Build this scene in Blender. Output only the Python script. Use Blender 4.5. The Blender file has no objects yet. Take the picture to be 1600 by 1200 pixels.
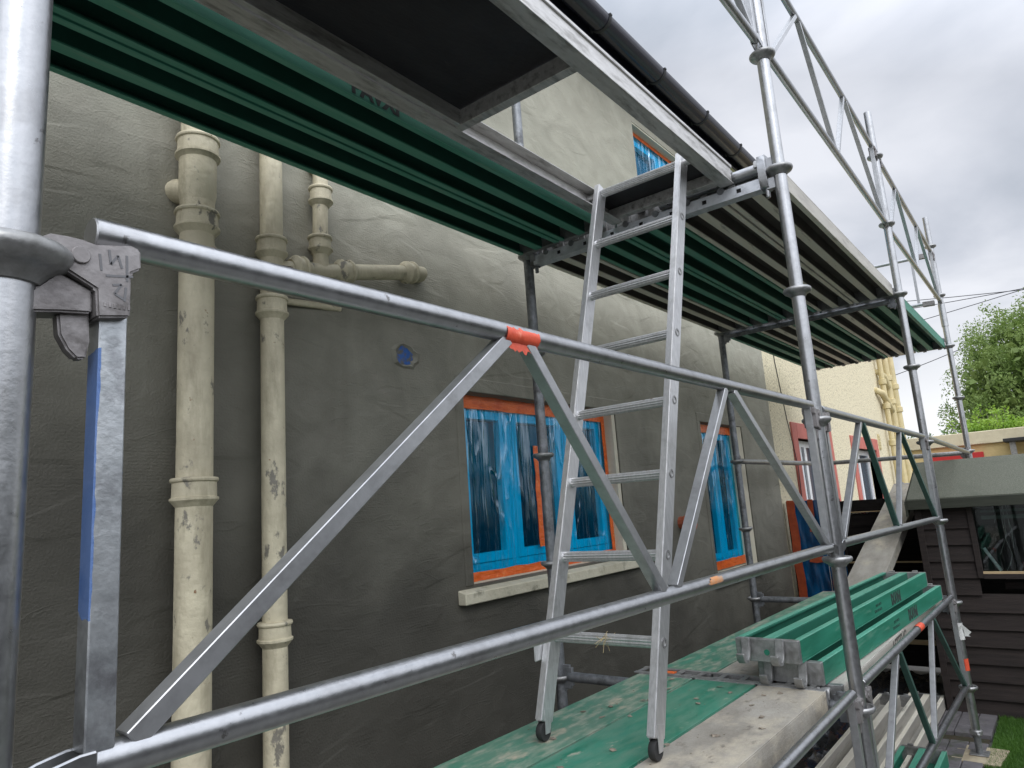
import bpy, bmesh, math, random
from mathutils import Vector, Matrix, noise
random.seed(7)
R = math.radians
S = bpy.context.scene
col = S.collection

# ---------------------------------------------------------------- camera
cd = bpy.data.cameras.new('camera'); cam = bpy.data.objects.new('camera', cd); col.objects.link(cam)
cd.sensor_width = 36; cd.lens = 24.558; cd.clip_start = 0.02; cd.clip_end = 600
rt = Vector((0.62068678, -0.78092503, -0.07002864)); up = Vector((-0.09707542, -0.16516934, 0.98147616)); fw = Vector((0.77802588, 0.60239122, 0.17832706))
m = Matrix((rt, up, -fw)).transposed().to_4x4(); m.translation = Vector((-2.72008894, -0.698307532, 0.750522670))
cam.matrix_world = m
S.camera = cam

# ---------------------------------------------------------------- world (overcast sky with cloud structure) and soft sun
SUN = Vector((-0.42, -0.55, 0.72)).normalized()
w = bpy.data.worlds.new('World'); S.world = w; w.use_nodes = True
nt = w.node_tree; N = nt.nodes; L = nt.links; N.clear()
def nd(tree, t, **k):
    n = tree.nodes.new(t)
    for a, b in k.items(): setattr(n, a, b)
    return n
out = nd(nt, 'ShaderNodeOutputWorld'); bg = nd(nt, 'ShaderNodeBackground')
sky = nd(nt, 'ShaderNodeTexSky', sky_type='NISHITA'); sky.sun_disc = False
sky.sun_elevation = math.asin(SUN.z); sky.sun_rotation = math.atan2(SUN.x, SUN.y)
tc = nd(nt, 'ShaderNodeTexCoord')
sep = nd(nt, 'ShaderNodeSeparateXYZ'); L.new(tc.outputs['Generated'], sep.inputs[0])
mx = nd(nt, 'ShaderNodeMath', operation='MAXIMUM'); L.new(sep.outputs[2], mx.inputs[0]); mx.inputs[1].default_value = 0.0
ad = nd(nt, 'ShaderNodeMath', operation='ADD'); L.new(mx.outputs[0], ad.inputs[0]); ad.inputs[1].default_value = 0.22
dv = nd(nt, 'ShaderNodeVectorMath', operation='DIVIDE'); cmb = nd(nt, 'ShaderNodeCombineXYZ')
for i in range(3): L.new(ad.outputs[0], cmb.inputs[i])
L.new(tc.outputs['Generated'], dv.inputs[0]); L.new(cmb.outputs[0], dv.inputs[1])
n1 = nd(nt, 'ShaderNodeTexNoise'); n1.inputs['Scale'].default_value = 1.5; n1.inputs['Detail'].default_value = 7; n1.inputs['Roughness'].default_value = 0.5; n1.inputs['Distortion'].default_value = 0.25
L.new(dv.outputs[0], n1.inputs['Vector'])
cr = nd(nt, 'ShaderNodeValToRGB'); L.new(n1.outputs['Fac'], cr.inputs[0])
e = cr.color_ramp.elements; e[0].position = 0.34; e[0].color = (0.42, 0.46, 0.53, 1); e[1].position = 0.66; e[1].color = (0.78, 0.80, 0.86, 1)
x = cr.color_ramp.elements.new(0.5); x.color = (0.59, 0.62, 0.69, 1)
# brighter puffs low over the horizon
n2 = nd(nt, 'ShaderNodeTexNoise'); n2.inputs['Scale'].default_value = 5.0; n2.inputs['Detail'].default_value = 6
mp = nd(nt, 'ShaderNodeMapping'); mp.inputs['Scale'].default_value = (1, 1, 3.2); L.new(tc.outputs['Generated'], mp.inputs[0]); L.new(mp.outputs[0], n2.inputs['Vector'])
r2 = nd(nt, 'ShaderNodeMapRange'); L.new(n2.outputs['Fac'], r2.inputs[0]); r2.inputs[1].default_value = 0.42; r2.inputs[2].default_value = 0.56
r3 = nd(nt, 'ShaderNodeMapRange'); L.new(sep.outputs[2], r3.inputs[0]); r3.inputs[1].default_value = 0.26; r3.inputs[2].default_value = 0.08
mm = nd(nt, 'ShaderNodeMath', operation='MULTIPLY'); L.new(r2.outputs[0], mm.inputs[0]); L.new(r3.outputs[0], mm.inputs[1])
mix1 = nd(nt, 'ShaderNodeMix', data_type='RGBA'); L.new(mm.outputs[0], mix1.inputs[0]); L.new(cr.outputs[0], mix1.inputs[6]); mix1.inputs[7].default_value = (0.93, 0.94, 0.97, 1)
# overcast luminance: brighter overhead and towards the veiled sun
dt = nd(nt, 'ShaderNodeVectorMath', operation='DOT_PRODUCT'); L.new(tc.outputs['Generated'], dt.inputs[0]); dt.inputs[1].default_value = tuple(Vector((-.20, -.36, .91)).normalized())
r4 = nd(nt, 'ShaderNodeMapRange'); L.new(dt.outputs['Value'], r4.inputs[0]); r4.inputs[1].default_value = 0.22; r4.inputs[2].default_value = 1.0; r4.inputs[3].default_value = 1.0; r4.inputs[4].default_value = 4.4
sc = nd(nt, 'ShaderNodeVectorMath', operation='SCALE'); L.new(mix1.outputs[2], sc.inputs[0]); L.new(r4.outputs[0], sc.inputs['Scale'])
sc2 = nd(nt, 'ShaderNodeVectorMath', operation='SCALE'); L.new(sky.outputs[0], sc2.inputs[0]); sc2.inputs['Scale'].default_value = 0.004
av = nd(nt, 'ShaderNodeVectorMath', operation='ADD'); L.new(sc.outputs[0], av.inputs[0]); L.new(sc2.outputs[0], av.inputs[1])
L.new(av.outputs[0], bg.inputs[0]); bg.inputs[1].default_value = 1.0; L.new(bg.outputs[0], out.inputs[0])
sl = bpy.data.lights.new('sun', 'SUN'); so = bpy.data.objects.new('sun', sl); col.objects.link(so)
sl.energy = 0.8; sl.angle = R(28); sl.color = (1, 0.96, 0.9)
so.rotation_euler = SUN.to_track_quat('Z', 'Y').to_euler()
S.view_settings.view_transform = 'Standard'; S.view_settings.look = 'None'; S.view_settings.gamma = 1; S.view_settings.exposure = 0.1

# ---------------------------------------------------------------- material helpers
def mat(name, base, rough=0.6, metal=0.0, var=None, vscale=8, vdetail=6, bump=0.0, bscale=40, stretch=(1, 1, 1), lo=0.35, hi=0.65, spec=0.5, rvar=0.0, coat=0):
    M = bpy.data.materials.new(name); M.use_nodes = True; t = M.node_tree
    b = t.nodes['Principled BSDF']; b.inputs['Roughness'].default_value = rough; b.inputs['Metallic'].default_value = metal
    b.inputs['Base Color'].default_value = (*base, 1); b.inputs['Specular IOR Level'].default_value = spec
    if coat: b.inputs['Coat Weight'].default_value = coat
    tcn = nd(t, 'ShaderNodeTexCoord'); mpn = nd(t, 'ShaderNodeMapping'); mpn.inputs['Scale'].default_value = stretch
    t.links.new(tcn.outputs['Object'], mpn.inputs[0])
    M['_v'] = 0
    if var:
        n = nd(t, 'ShaderNodeTexNoise'); n.inputs['Scale'].default_value = vscale; n.inputs['Detail'].default_value = vdetail; n.inputs['Roughness'].default_value = 0.62
        t.links.new(mpn.outputs[0], n.inputs['Vector'])
        r = nd(t, 'ShaderNodeMapRange'); r.inputs[1].default_value = lo; r.inputs[2].default_value = hi; t.links.new(n.outputs['Fac'], r.inputs[0])
        mi = nd(t, 'ShaderNodeMix', data_type='RGBA'); t.links.new(r.outputs[0], mi.inputs[0]); mi.inputs[6].default_value = (*base, 1); mi.inputs[7].default_value = (*var, 1)
        t.links.new(mi.outputs[2], b.inputs['Base Color']); mi.name = 'MIXC'
        if rvar:
            r5 = nd(t, 'ShaderNodeMapRange'); r5.inputs[3].default_value = rough - rvar; r5.inputs[4].default_value = rough + rvar; r5.inputs[1].default_value = 0.3; r5.inputs[2].default_value = 0.7
            t.links.new(n.outputs['Fac'], r5.inputs[0]); t.links.new(r5.outputs[0], b.inputs['Roughness'])
    if bump:
        n = nd(t, 'ShaderNodeTexNoise'); n.inputs['Scale'].default_value = bscale; n.inputs['Detail'].default_value = 5; t.links.new(mpn.outputs[0], n.inputs['Vector'])
        bu = nd(t, 'ShaderNodeBump'); bu.inputs['Strength'].default_value = bump; bu.inputs['Distance'].default_value = 0.01; t.links.new(n.outputs['Fac'], bu.inputs['Height']); t.links.new(bu.outputs[0], b.inputs['Normal']); bu.name = 'BUMP'
    return M

def splat(M, color, scale, lo, hi, stretch=(1, 1, 1), detail=6, seed=0.0):
    """a second patchy layer of colour (dirt, dust, worn paint) over the base colour"""
    t = M.node_tree; b = t.nodes['Principled BSDF']; inp = b.inputs['Base Color']
    mi = nd(t, 'ShaderNodeMix', data_type='RGBA')
    if inp.links:
        src = inp.links[0].from_socket; t.links.remove(inp.links[0]); t.links.new(src, mi.inputs[6])
    else: mi.inputs[6].default_value = inp.default_value
    tcn = nd(t, 'ShaderNodeTexCoord'); mpn = nd(t, 'ShaderNodeMapping'); mpn.inputs['Scale'].default_value = stretch; mpn.inputs['Location'].default_value = (seed, seed * .7, seed * 1.3)
    t.links.new(tcn.outputs['Object'], mpn.inputs[0])
    n = nd(t, 'ShaderNodeTexNoise'); n.inputs['Scale'].default_value = scale; n.inputs['Detail'].default_value = detail; n.inputs['Roughness'].default_value = 0.65; t.links.new(mpn.outputs[0], n.inputs['Vector'])
    r = nd(t, 'ShaderNodeMapRange'); r.inputs[1].default_value = lo; r.inputs[2].default_value = hi; t.links.new(n.outputs['Fac'], r.inputs[0]); t.links.new(r.outputs[0], mi.inputs[0])
    mi.inputs[7].default_value = (*color, 1); t.links.new(mi.outputs[2], inp)
    return M

galv = splat(splat(mat('galvanised_steel', (0.355, 0.36, 0.365), 0.33, 0.92, (0.42, 0.425, 0.43), 60, 4, 0.035, 140, rvar=0.06), (0.29, 0.29, 0.29), 14, 0.52, 0.74), (0.16, 0.155, 0.15), 38, 0.66, 0.71, seed=7)
brace_steel = splat(mat('brace_galvanised_steel', (0.36, 0.365, 0.37), 0.38, 0.75, (0.43, 0.435, 0.44), 40, 6, 0.04, 90), (0.27, 0.27, 0.27), 12, 0.54, 0.74)
galv_dull = splat(mat('weathered_galvanised_steel', (0.27, 0.27, 0.265), 0.44, 0.65, (0.39, 0.39, 0.385), 45, 6, 0.1, 70, rvar=0.1), (0.17, 0.17, 0.16), 9, 0.5, 0.7)
galv_dark = splat(mat('tarnished_steel', (0.16, 0.17, 0.18), 0.5, 0.6, (0.26, 0.27, 0.28), 30, 6, 0.1, 70), (0.07, 0.07, 0.07), 12, 0.5, 0.7)
cast_m = splat(mat('cast_steel', (0.20, 0.185, 0.18), 0.5, 0.5, (0.28, 0.265, 0.26), 25, 6, 0.12, 90), (0.11, 0.10, 0.095), 20, 0.52, 0.7)
alu = splat(mat('brushed_aluminium', (0.52, 0.52, 0.52), 0.42, 0.75, (0.64, 0.64, 0.64), 20, 5, 0.04, 60, (6, 6, 1)), (0.42, 0.42, 0.41), 12, 0.55, 0.75)
alu_dirty = splat(mat('dirty_aluminium', (0.50, 0.49, 0.47), 0.5, 0.6, (0.62, 0.61, 0.59), 14, 6, 0.06, 60, (1, 4, 4)), (0.22, 0.21, 0.19), 7, 0.5, 0.72, (1, 5, 5))
def green(name, k=1.0): return mat(name, (0.008*k, 0.135*k, 0.078*k), 0.5, 0, (0.022*k, 0.195*k, 0.125*k), 5, 6, 0.05, 50, (0.6, 4, 4))
gr_under = green('green_composite')
splat(gr_under, (0.16, 0.30, 0.22), 5, 0.58, 0.8, (0.5, 5, 5))
gr_top = splat(splat(splat(green('worn_green_composite', 1.1), (0.10, 0.20, 0.14), 3, 0.3, 0.6, (1, 2, 2), seed=8), (0.28, 0.31, 0.24), 9, 0.46, 0.66, (1, 3, 3)), (0.42, 0.37, 0.28), 3.2, 0.56, 0.68, (1.6, 2.6, 2), seed=3)
gr_top2 = splat(splat(green('dusty_green_composite', 1.1), (0.10, 0.23, 0.16), 7, 0.35, 0.65, (1, 3, 3)), (0.36, 0.36, 0.28), 9, 0.62, 0.72, (1, 2, 2), seed=5)
gy_top = splat(splat(mat('dirty_beige_composite', (0.23, 0.21, 0.175), 0.75, 0, (0.35, 0.33, 0.285), 4, 8, 0.2, 60, (1, 2.2, 2)), (0.43, 0.385, 0.30), 3, 0.5, 0.66, (1.3, 2, 2), seed=2), (0.17, 0.15, 0.12), 10, 0.60, 0.70, (1, 1.6, 1), seed=9)
gy_under = splat(mat('grey_composite', (0.36, 0.34, 0.30), 0.6, 0, (0.45, 0.43, 0.38), 6, 6, 0.06, 50, (0.6, 4, 4)), (0.2, 0.19, 0.17), 8, 0.56, 0.75, (0.5, 4, 4))
rib_green = splat(mat('faded_lit_green_rib', (0.055, 0.28, 0.19), 0.55, 0, (0.12, 0.35, 0.25), 6, 6, 0.05, 50, (0.5, 4, 4)), (0.20, 0.32, 0.24), 7, 0.6, 0.8, (0.5, 5, 5))
rib_grey = splat(mat('lit_grey_rib', (0.70, 0.66, 0.55), 0.65, 0, (0.76, 0.72, 0.62), 6, 6, 0.05, 50, (0.5, 4, 4)), (0.25, 0.22, 0.19), 8, 0.58, 0.75, (0.5, 4, 4))
core_green_lit = mat('lit_green_core', (0.006, 0.10, 0.06), 0.6, 0, (0.012, 0.13, 0.08), 6, 5)
core_green_shade = mat('shaded_green_core', (0.004, 0.06, 0.04), 0.7, 0, (0.008, 0.08, 0.055), 6, 5)
core_grey_shade = mat('shaded_brown_core', (0.08, 0.07, 0.064), 0.8, 0, (0.11, 0.098, 0.09), 6, 5)
ply_black = splat(mat('black_film_plywood', (0.012, 0.011, 0.015), 0.55, 0, (0.022, 0.021, 0.025), 5, 7, 0.15, 40, (1, 3, 1)), (0.06, 0.058, 0.055), 11, 0.66, 0.74, (.5, 2, 1), seed=3)
cream_iron = splat(splat(splat(mat('cream_painted_iron', (0.60, 0.545, 0.39), 0.6, 0, (0.48, 0.43, 0.305), 9, 8, 0.45, 38), (0.36, 0.32, 0.22), 5, 0.5, 0.7, (3, 3, 0.7), seed=6), (0.19, 0.175, 0.14), 16, 0.60, 0.65, (1, 1, .6), seed=4), (0.22, 0.12, 0.06), 30, 0.68, 0.72, seed=12)
orange_tape = splat(mat('orange_tape', (0.80, 0.16, 0.025), 0.35, 0, (0.60, 0.09, 0.012), 9, 5, 0.9, 16, (1, 1, 2.5)), (0.85, 0.30, 0.10), 30, 0.6, 0.7)
gate_tape = mat('dull_orange_tape', (0.42, 0.075, 0.02), 0.5, 0, (0.28, 0.045, 0.012), 14, 5, 0.5, 25)
red_tape = splat(mat('red_orange_tape', (0.72, 0.10, 0.045), 0.5, 0, (0.55, 0.07, 0.03), 20, 5, 0.4, 30), (0.8, 0.25, 0.15), 25, 0.6, 0.72)
white_pvc = mat('white_window_frame', (0.86, 0.87, 0.87), 0.35)
glass_dark = mat('dark_window_glass', (0.02, 0.035, 0.04), 0.1, 0, (0.06, 0.10, 0.085), 1.6, 3, lo=.45, hi=.6, spec=0.5)
stone = splat(mat('cream_stone_sill', (0.42, 0.39, 0.29), 0.85, 0, (0.52, 0.49, 0.38), 9, 7, 0.3, 60), (0.2, 0.19, 0.14), 14, 0.56, 0.7)
reveal_m = mat('pale_reveal_render', (0.52, 0.48, 0.37), 0.85, 0, (0.60, 0.56, 0.44), 4, 6, 0.3, 30)
rough_cream = splat(mat('cream_roughcast', (0.70, 0.63, 0.44), 0.9, 0, (0.62, 0.55, 0.38), 30, 3, 1.0, 45), (0.30, 0.26, 0.17), 38, 0.56, 0.64)
cream_wall = mat('cream_painted_render', (0.60, 0.48, 0.24), 0.85, 0, (0.54, 0.42, 0.2), 5, 6, 0.6, 20)
cream_cope = mat('pale_coping', (0.62, 0.56, 0.40), 0.8, 0, (0.52, 0.46, 0.32), 6, 6, 0.3, 20)
salmon = mat('salmon_red_paint', (0.50, 0.15, 0.12), 0.7, 0, (0.42, 0.12, 0.09), 12, 5, 0.1, 40)
black_pvc = mat('black_gutter_plastic', (0.012, 0.012, 0.020), 0.25)
rubber = mat('black_rubber', (0.02, 0.02, 0.02), 0.7)
wood_dark = splat(mat('black_brown_stained_board', (0.014, 0.0095, 0.008), 0.85, 0, (0.030, 0.021, 0.018), 6, 8, 0.35, 40, (1, 0.6, 9)), (0.06, 0.035, 0.032), 5, 0.66, 0.8, (1, 1, 4))
fence_dark = mat('black_fence_board', (0.007, 0.006, 0.006), 0.9, 0, (0.013, 0.011, 0.010), 5, 6, 0.2, 30, (1, 1, 6), spec=0.15)
felt = splat(mat('grey_green_roof_felt', (0.085, 0.09, 0.066), 0.95, 0, (0.125, 0.13, 0.10), 90, 4, 0.5, 160), (0.07, 0.078, 0.055), 3, 0.5, 0.75)
fascia_m = mat('dark_mossy_fascia', (0.022, 0.025, 0.017), 0.85, 0, (0.04, 0.043, 0.03), 6, 7, 0.2, 40, (1, .5, 5))
pale_wood = mat('bare_pine_batten', (0.55, 0.42, 0.24), 0.7, 0, (0.42, 0.3, 0.16), 10, 6, 0.1, 40, (1, .4, 5))
terracotta = mat('terracotta_clay', (0.42, 0.11, 0.05), 0.6, 0, (0.30, 0.08, 0.04), 20, 6, 0.2, 40)
black_poly = mat('black_polythene', (0.012, 0.012, 0.013), 0.22, 0, (0.03, 0.03, 0.03), 3, 4, 0.5, 14)
paver_m = splat(mat('grey_paving_block', (0.10, 0.095, 0.10), 0.85, 0, (0.15, 0.14, 0.145), 9, 6, 0.3, 60), (0.06, 0.07, 0.04), 5, 0.58, 0.7)
soil_m = mat('damp_soil', (0.05, 0.035, 0.02), 0.95, 0, (0.03, 0.035, 0.015), 20, 6, 0.8, 40)
ground_m = mat('ground_concrete', (0.17, 0.165, 0.155), 0.95, 0, (0.11, 0.11, 0.10), 0.6, 7, 0.3, 10)
lawn_m = mat('lawn_green', (0.035, 0.09, 0.015), 0.9, 0, (0.06, 0.14, 0.02), 12, 6, 0.5, 60)
red_paint = mat('red_painted_board', (0.45, 0.02, 0.02), 0.5)
ink = mat('black_stencil_ink', (0.02, 0.022, 0.02), 0.8)
ink_faded = mat('faded_stencil_ink', (0.02, 0.07, 0.05), 0.8)
ink_grey = mat('faded_grey_stencil_ink', (0.07, 0.065, 0.055), 0.8)
cable_m = mat('black_cable', (0.02, 0.02, 0.025), 0.6)
string_m = mat('pale_string', (0.35, 0.34, 0.32), 0.7)
straw_m = mat('dry_straw', (0.45, 0.36, 0.2), 0.9)
mortar_m = mat('dry_mortar', (0.30, 0.26, 0.20), 0.95, 0, (0.16, 0.13, 0.10), 40, 5, 0.5, 80)
green_paint = mat('dark_green_painted_steel', (0.035, 0.085, 0.07), 0.5, 0.3, (0.06, 0.12, 0.1), 20, 5, 0.05, 60)
def leaf(name, a, b):
    M = mat(name, a, 0.6, 0, b, 1.2, 5); t = M.node_tree; bs = t.nodes['Principled BSDF']; o = t.nodes['Material Output']
    tr = nd(t, 'ShaderNodeBsdfTranslucent'); ms = nd(t, 'ShaderNodeMixShader'); ms.inputs[0].default_value = 0.3
    t.links.new(t.nodes['MIXC'].outputs[2], tr.inputs[0]); t.links.new(bs.outputs[0], ms.inputs[1]); t.links.new(tr.outputs[0], ms.inputs[2]); t.links.new(ms.outputs[0], o.inputs[0]); return M
leaf_birch = leaf('birch_leaf', (0.14, 0.225, 0.05), (0.24, 0.32, 0.085))
leaf_hedge = leaf('hedge_leaf', (0.16, 0.30, 0.03), (0.28, 0.42, 0.05))
leaf_shrub = leaf('shrub_leaf', (0.06, 0.13, 0.03), (0.12, 0.22, 0.05))
blade_m = leaf('grass_blade', (0.05, 0.13, 0.015), (0.10, 0.22, 0.03))
bark = mat('birch_bark', (0.18, 0.16, 0.14), 0.9, 0, (0.07, 0.06, 0.05), 6, 6, 0.3, 30)

# fresh render: tone from painted shade and wetness, trowel sweeps, comb lines
def render_mat():
    M = bpy.data.materials.new('fresh_grey_render'); M.use_nodes = True; t = M.node_tree; b = t.nodes['Principled BSDF']; l = t.links
    tcn = nd(t, 'ShaderNodeTexCoord'); O = tcn.outputs['Object']
    def noi(scale, det, st, dist=0, loc=(0, 0, 0), rot=0):
        mpn = nd(t, 'ShaderNodeMapping'); mpn.inputs['Scale'].default_value = st; mpn.inputs['Location'].default_value = loc; mpn.inputs['Rotation'].default_value = (0, rot, 0); l.new(O, mpn.inputs[0])
        n = nd(t, 'ShaderNodeTexNoise'); n.inputs['Scale'].default_value = scale; n.inputs['Detail'].default_value = det; n.inputs['Distortion'].default_value = dist; l.new(mpn.outputs[0], n.inputs['Vector']); return n.outputs['Fac']
    def rng(a, lo, hi, o0=0, o1=1):
        r = nd(t, 'ShaderNodeMapRange'); r.inputs[1].default_value = lo; r.inputs[2].default_value = hi; r.inputs[3].default_value = o0; r.inputs[4].default_value = o1; l.new(a, r.inputs[0]); return r.outputs[0]
    def math_(op, a, b2):
        n = nd(t, 'ShaderNodeMath', operation=op)
        for i, v in enumerate((a, b2)):
            if isinstance(v, (int, float)): n.inputs[i].default_value = v
            else: l.new(v, n.inputs[i])
        return n.outputs[0]
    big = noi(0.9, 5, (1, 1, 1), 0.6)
    # shade painted in with the wet coat: darker low and left, wavy edge
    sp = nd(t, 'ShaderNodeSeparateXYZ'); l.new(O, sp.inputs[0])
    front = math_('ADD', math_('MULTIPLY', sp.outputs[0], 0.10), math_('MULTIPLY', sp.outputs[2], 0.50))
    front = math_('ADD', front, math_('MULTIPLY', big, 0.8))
    shade_wet = rng(front, 0.55, 1.55)
    mi = nd(t, 'ShaderNodeMix', data_type='RGBA'); l.new(shade_wet, mi.inputs[0]); mi.inputs[6].default_value = (0.066, 0.062, 0.050, 1); mi.inputs[7].default_value = (0.37, 0.355, 0.285, 1)
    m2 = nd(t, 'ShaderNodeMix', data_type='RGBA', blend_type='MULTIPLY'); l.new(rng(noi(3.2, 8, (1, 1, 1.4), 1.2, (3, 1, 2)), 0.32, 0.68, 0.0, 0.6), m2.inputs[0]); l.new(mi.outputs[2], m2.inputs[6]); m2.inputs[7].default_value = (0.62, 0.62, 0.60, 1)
    m3 = nd(t, 'ShaderNodeMix', data_type='RGBA'); l.new(math_('MULTIPLY', shade_wet, rng(noi(4.5, 6, (1, 1, 0.35), 0.8, (7, 3, 1)), 0.55, 0.75, 0, 0.5)), m3.inputs[0]); l.new(m2.outputs[2], m3.inputs[6]); m3.inputs[7].default_value = (0.34, 0.335, 0.27, 1)
    l.new(m3.outputs[2], b.inputs['Base Color']); b.inputs['Roughness'].default_value = 0.72; b.inputs['Specular IOR Level'].default_value = 0.35
    # bumps
    sweep = noi(2.0, 2, (1, 1, 2.6), 0.9, (1, 5, 2), 0.5)
    ridge = math_('ABSOLUTE', math_('SUBTRACT', sweep, 0.5), 0.0)
    ridge = rng(ridge, 0.0, 0.008, 1, 0)
    gate = rng(noi(3.2, 3, (1, 1, 1), 0.5, (9, 9, 9)), 0.54, 0.62)
    ridge = math_('MULTIPLY', ridge, gate)
    sw2 = noi(2.4, 2, (1, 1, 3.4), 0.7, (4, 2, 8), -0.7)
    rd2 = rng(math_('ABSOLUTE', math_('SUBTRACT', sw2, 0.5), 0.0), 0.0, 0.02, 1, 0)
    rd2 = math_('MULTIPLY', rd2, rng(noi(3.7, 3, (1, 1, 1), 0.5, (2, 9, 4)), 0.54, 0.6))
    wv = nd(t, 'ShaderNodeTexWave', bands_direction='Z'); wv.inputs['Scale'].default_value = 30; wv.inputs['Distortion'].default_value = 1.6; wv.inputs['Detail'].default_value = 2; wv.inputs['Detail Scale'].default_value = 0.6; l.new(O, wv.inputs['Vector'])
    comb = math_('MULTIPLY', wv.outputs['Fac'], rng(noi(1.6, 3, (1, 1, 1.5), 0.4, (5, 5, 1)), 0.5, 0.66, 0, 0.05))
    h = math_('ADD', math_('MULTIPLY', ridge, 0.16), math_('MULTIPLY', rd2, 0.14))
    # trowel laps: short plateau edges in several directions
    for k_, (ro_, sd_) in enumerate(((1.1, 11), (-.3, 17), (.2, 23))):
        lp = noi(1.5, 1, (1, 1, 3.0), 0.35, (sd_, sd_, 3), ro_)
        h = math_('ADD', h, math_('MULTIPLY', math_('MULTIPLY', rng(lp, 0.50, 0.53), rng(noi(2.6, 2, (1, 1, 1), 0.4, (sd_, 1, sd_)), 0.50, 0.60)), 0.32))
    for k_, (ro_, sd_) in enumerate(((.5, 31), (-.9, 37))):      # fine scratches from the trowel edge
        sc_ = noi(10, 2, (1, 1, 14), 0.15, (sd_, 2, 3), ro_)
        h = math_('ADD', h, math_('MULTIPLY', math_('MULTIPLY', rng(sc_, 0.58, 0.66), rng(noi(2.2, 2, (1, 1, 1), 0.6, (2, sd_, 5)), 0.52, 0.6)), 0.10))
    h = math_('ADD', h, comb)
    h = math_('ADD', h, math_('MULTIPLY', noi(2.2, 3, (1, 1, 1), 0.8), 1.7))
    h = math_('ADD', h, math_('MULTIPLY', noi(5, 4, (1, 1, 1.5), 1.2, (0, 0, 0), .6), 0.8))
    h = math_('ADD', h, math_('MULTIPLY', noi(130, 4, (1, 1, 1)), 0.34))
    bu = nd(t, 'ShaderNodeBump'); bu.inputs['Strength'].default_value = 0.6; bu.inputs['Distance'].default_value = 0.012; l.new(h, bu.inputs['Height']); l.new(bu.outputs[0], b.inputs['Normal'])
    return M
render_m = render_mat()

# blue masking film
def film_mat():
    M = bpy.data.materials.new('blue_masking_film'); M.use_nodes = True; t = M.node_tree; l = t.links; t.nodes.remove(t.nodes['Principled BSDF']); o = t.nodes['Material Output']
    tr = nd(t, 'ShaderNodeBsdfTransparent'); tr.inputs[0].default_value = (0.02, 0.66, 0.90, 1)
    df = nd(t, 'ShaderNodeBsdfDiffuse'); df.inputs[0].default_value = (0.0, 0.26, 0.55, 1)
    gl = nd(t, 'ShaderNodeBsdfGlossy'); gl.inputs['Roughness'].default_value = 0.09; gl.inputs[0].default_value = (0.75, 0.9, 1, 1)
    tcn = nd(t, 'ShaderNodeTexCoord')
    def ridge(scale, st, dist, rot, wd, seed):
        mpn = nd(t, 'ShaderNodeMapping'); mpn.inputs['Scale'].default_value = st; mpn.inputs['Rotation'].default_value = (0, rot, 0); mpn.inputs['Location'].default_value = (seed, 0, seed); l.new(tcn.outputs['Object'], mpn.inputs[0])
        n = nd(t, 'ShaderNodeTexNoise'); n.inputs['Scale'].default_value = scale; n.inputs['Detail'].default_value = 2; n.inputs['Distortion'].default_value = dist; l.new(mpn.outputs[0], n.inputs['Vector'])
        s1 = nd(t, 'ShaderNodeMath', operation='SUBTRACT'); l.new(n.outputs['Fac'], s1.inputs[0]); s1.inputs[1].default_value = 0.5
        s2 = nd(t, 'ShaderNodeMath', operation='ABSOLUTE'); l.new(s1.outputs[0], s2.inputs[0])
        r = nd(t, 'ShaderNodeMapRange'); r.inputs[1].default_value = 0; r.inputs[2].default_value = wd; r.inputs[3].default_value = 1; r.inputs[4].default_value = 0; l.new(s2.outputs[0], r.inputs[0]); return r.outputs[0]
    def add_(a, c):
        k = nd(t, 'ShaderNodeMath', operation='ADD'); l.new(a, k.inputs[0]); l.new(c, k.inputs[1]); return k.outputs[0]
    h = add_(add_(ridge(11, (1, 1, .07), .1, 0, .06, 1), ridge(5, (1, 1, .16), .25, .30, .016, 4)), ridge(5, (1, 1, .16), .25, -.34, .016, 8))
    bu = nd(t, 'ShaderNodeBump'); bu.inputs['Strength'].default_value = 0.5; bu.inputs['Distance'].default_value = 0.006; l.new(h, bu.inputs['Height'])
    l.new(bu.outputs[0], gl.inputs['Normal'])
    a = nd(t, 'ShaderNodeMixShader'); a.inputs[0].default_value = 0.045; l.new(tr.outputs[0], a.inputs[1]); l.new(df.outputs[0], a.inputs[2])
    # creases stretch the film milky: slightly more surface reflection along them
    fm = nd(t, 'ShaderNodeMapRange'); fm.inputs[1].default_value = 0; fm.inputs[2].default_value = 1.2; fm.inputs[3].default_value = 0.05; fm.inputs[4].default_value = 0.22; l.new(h, fm.inputs[0])
    b2 = nd(t, 'ShaderNodeMixShader'); l.new(fm.outputs[0], b2.inputs[0]); l.new(a.outputs[0], b2.inputs[1]); l.new(gl.outputs[0], b2.inputs[2]); l.new(b2.outputs[0], o.inputs[0]); return M
film_m = film_mat()
film_solid = mat('crumpled_blue_film', (0.0, 0.10, 0.26), 0.25, 0, (0.0, 0.03, 0.09), 9, 5, 0.9, 12, (1, 1, 0.4))

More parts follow.
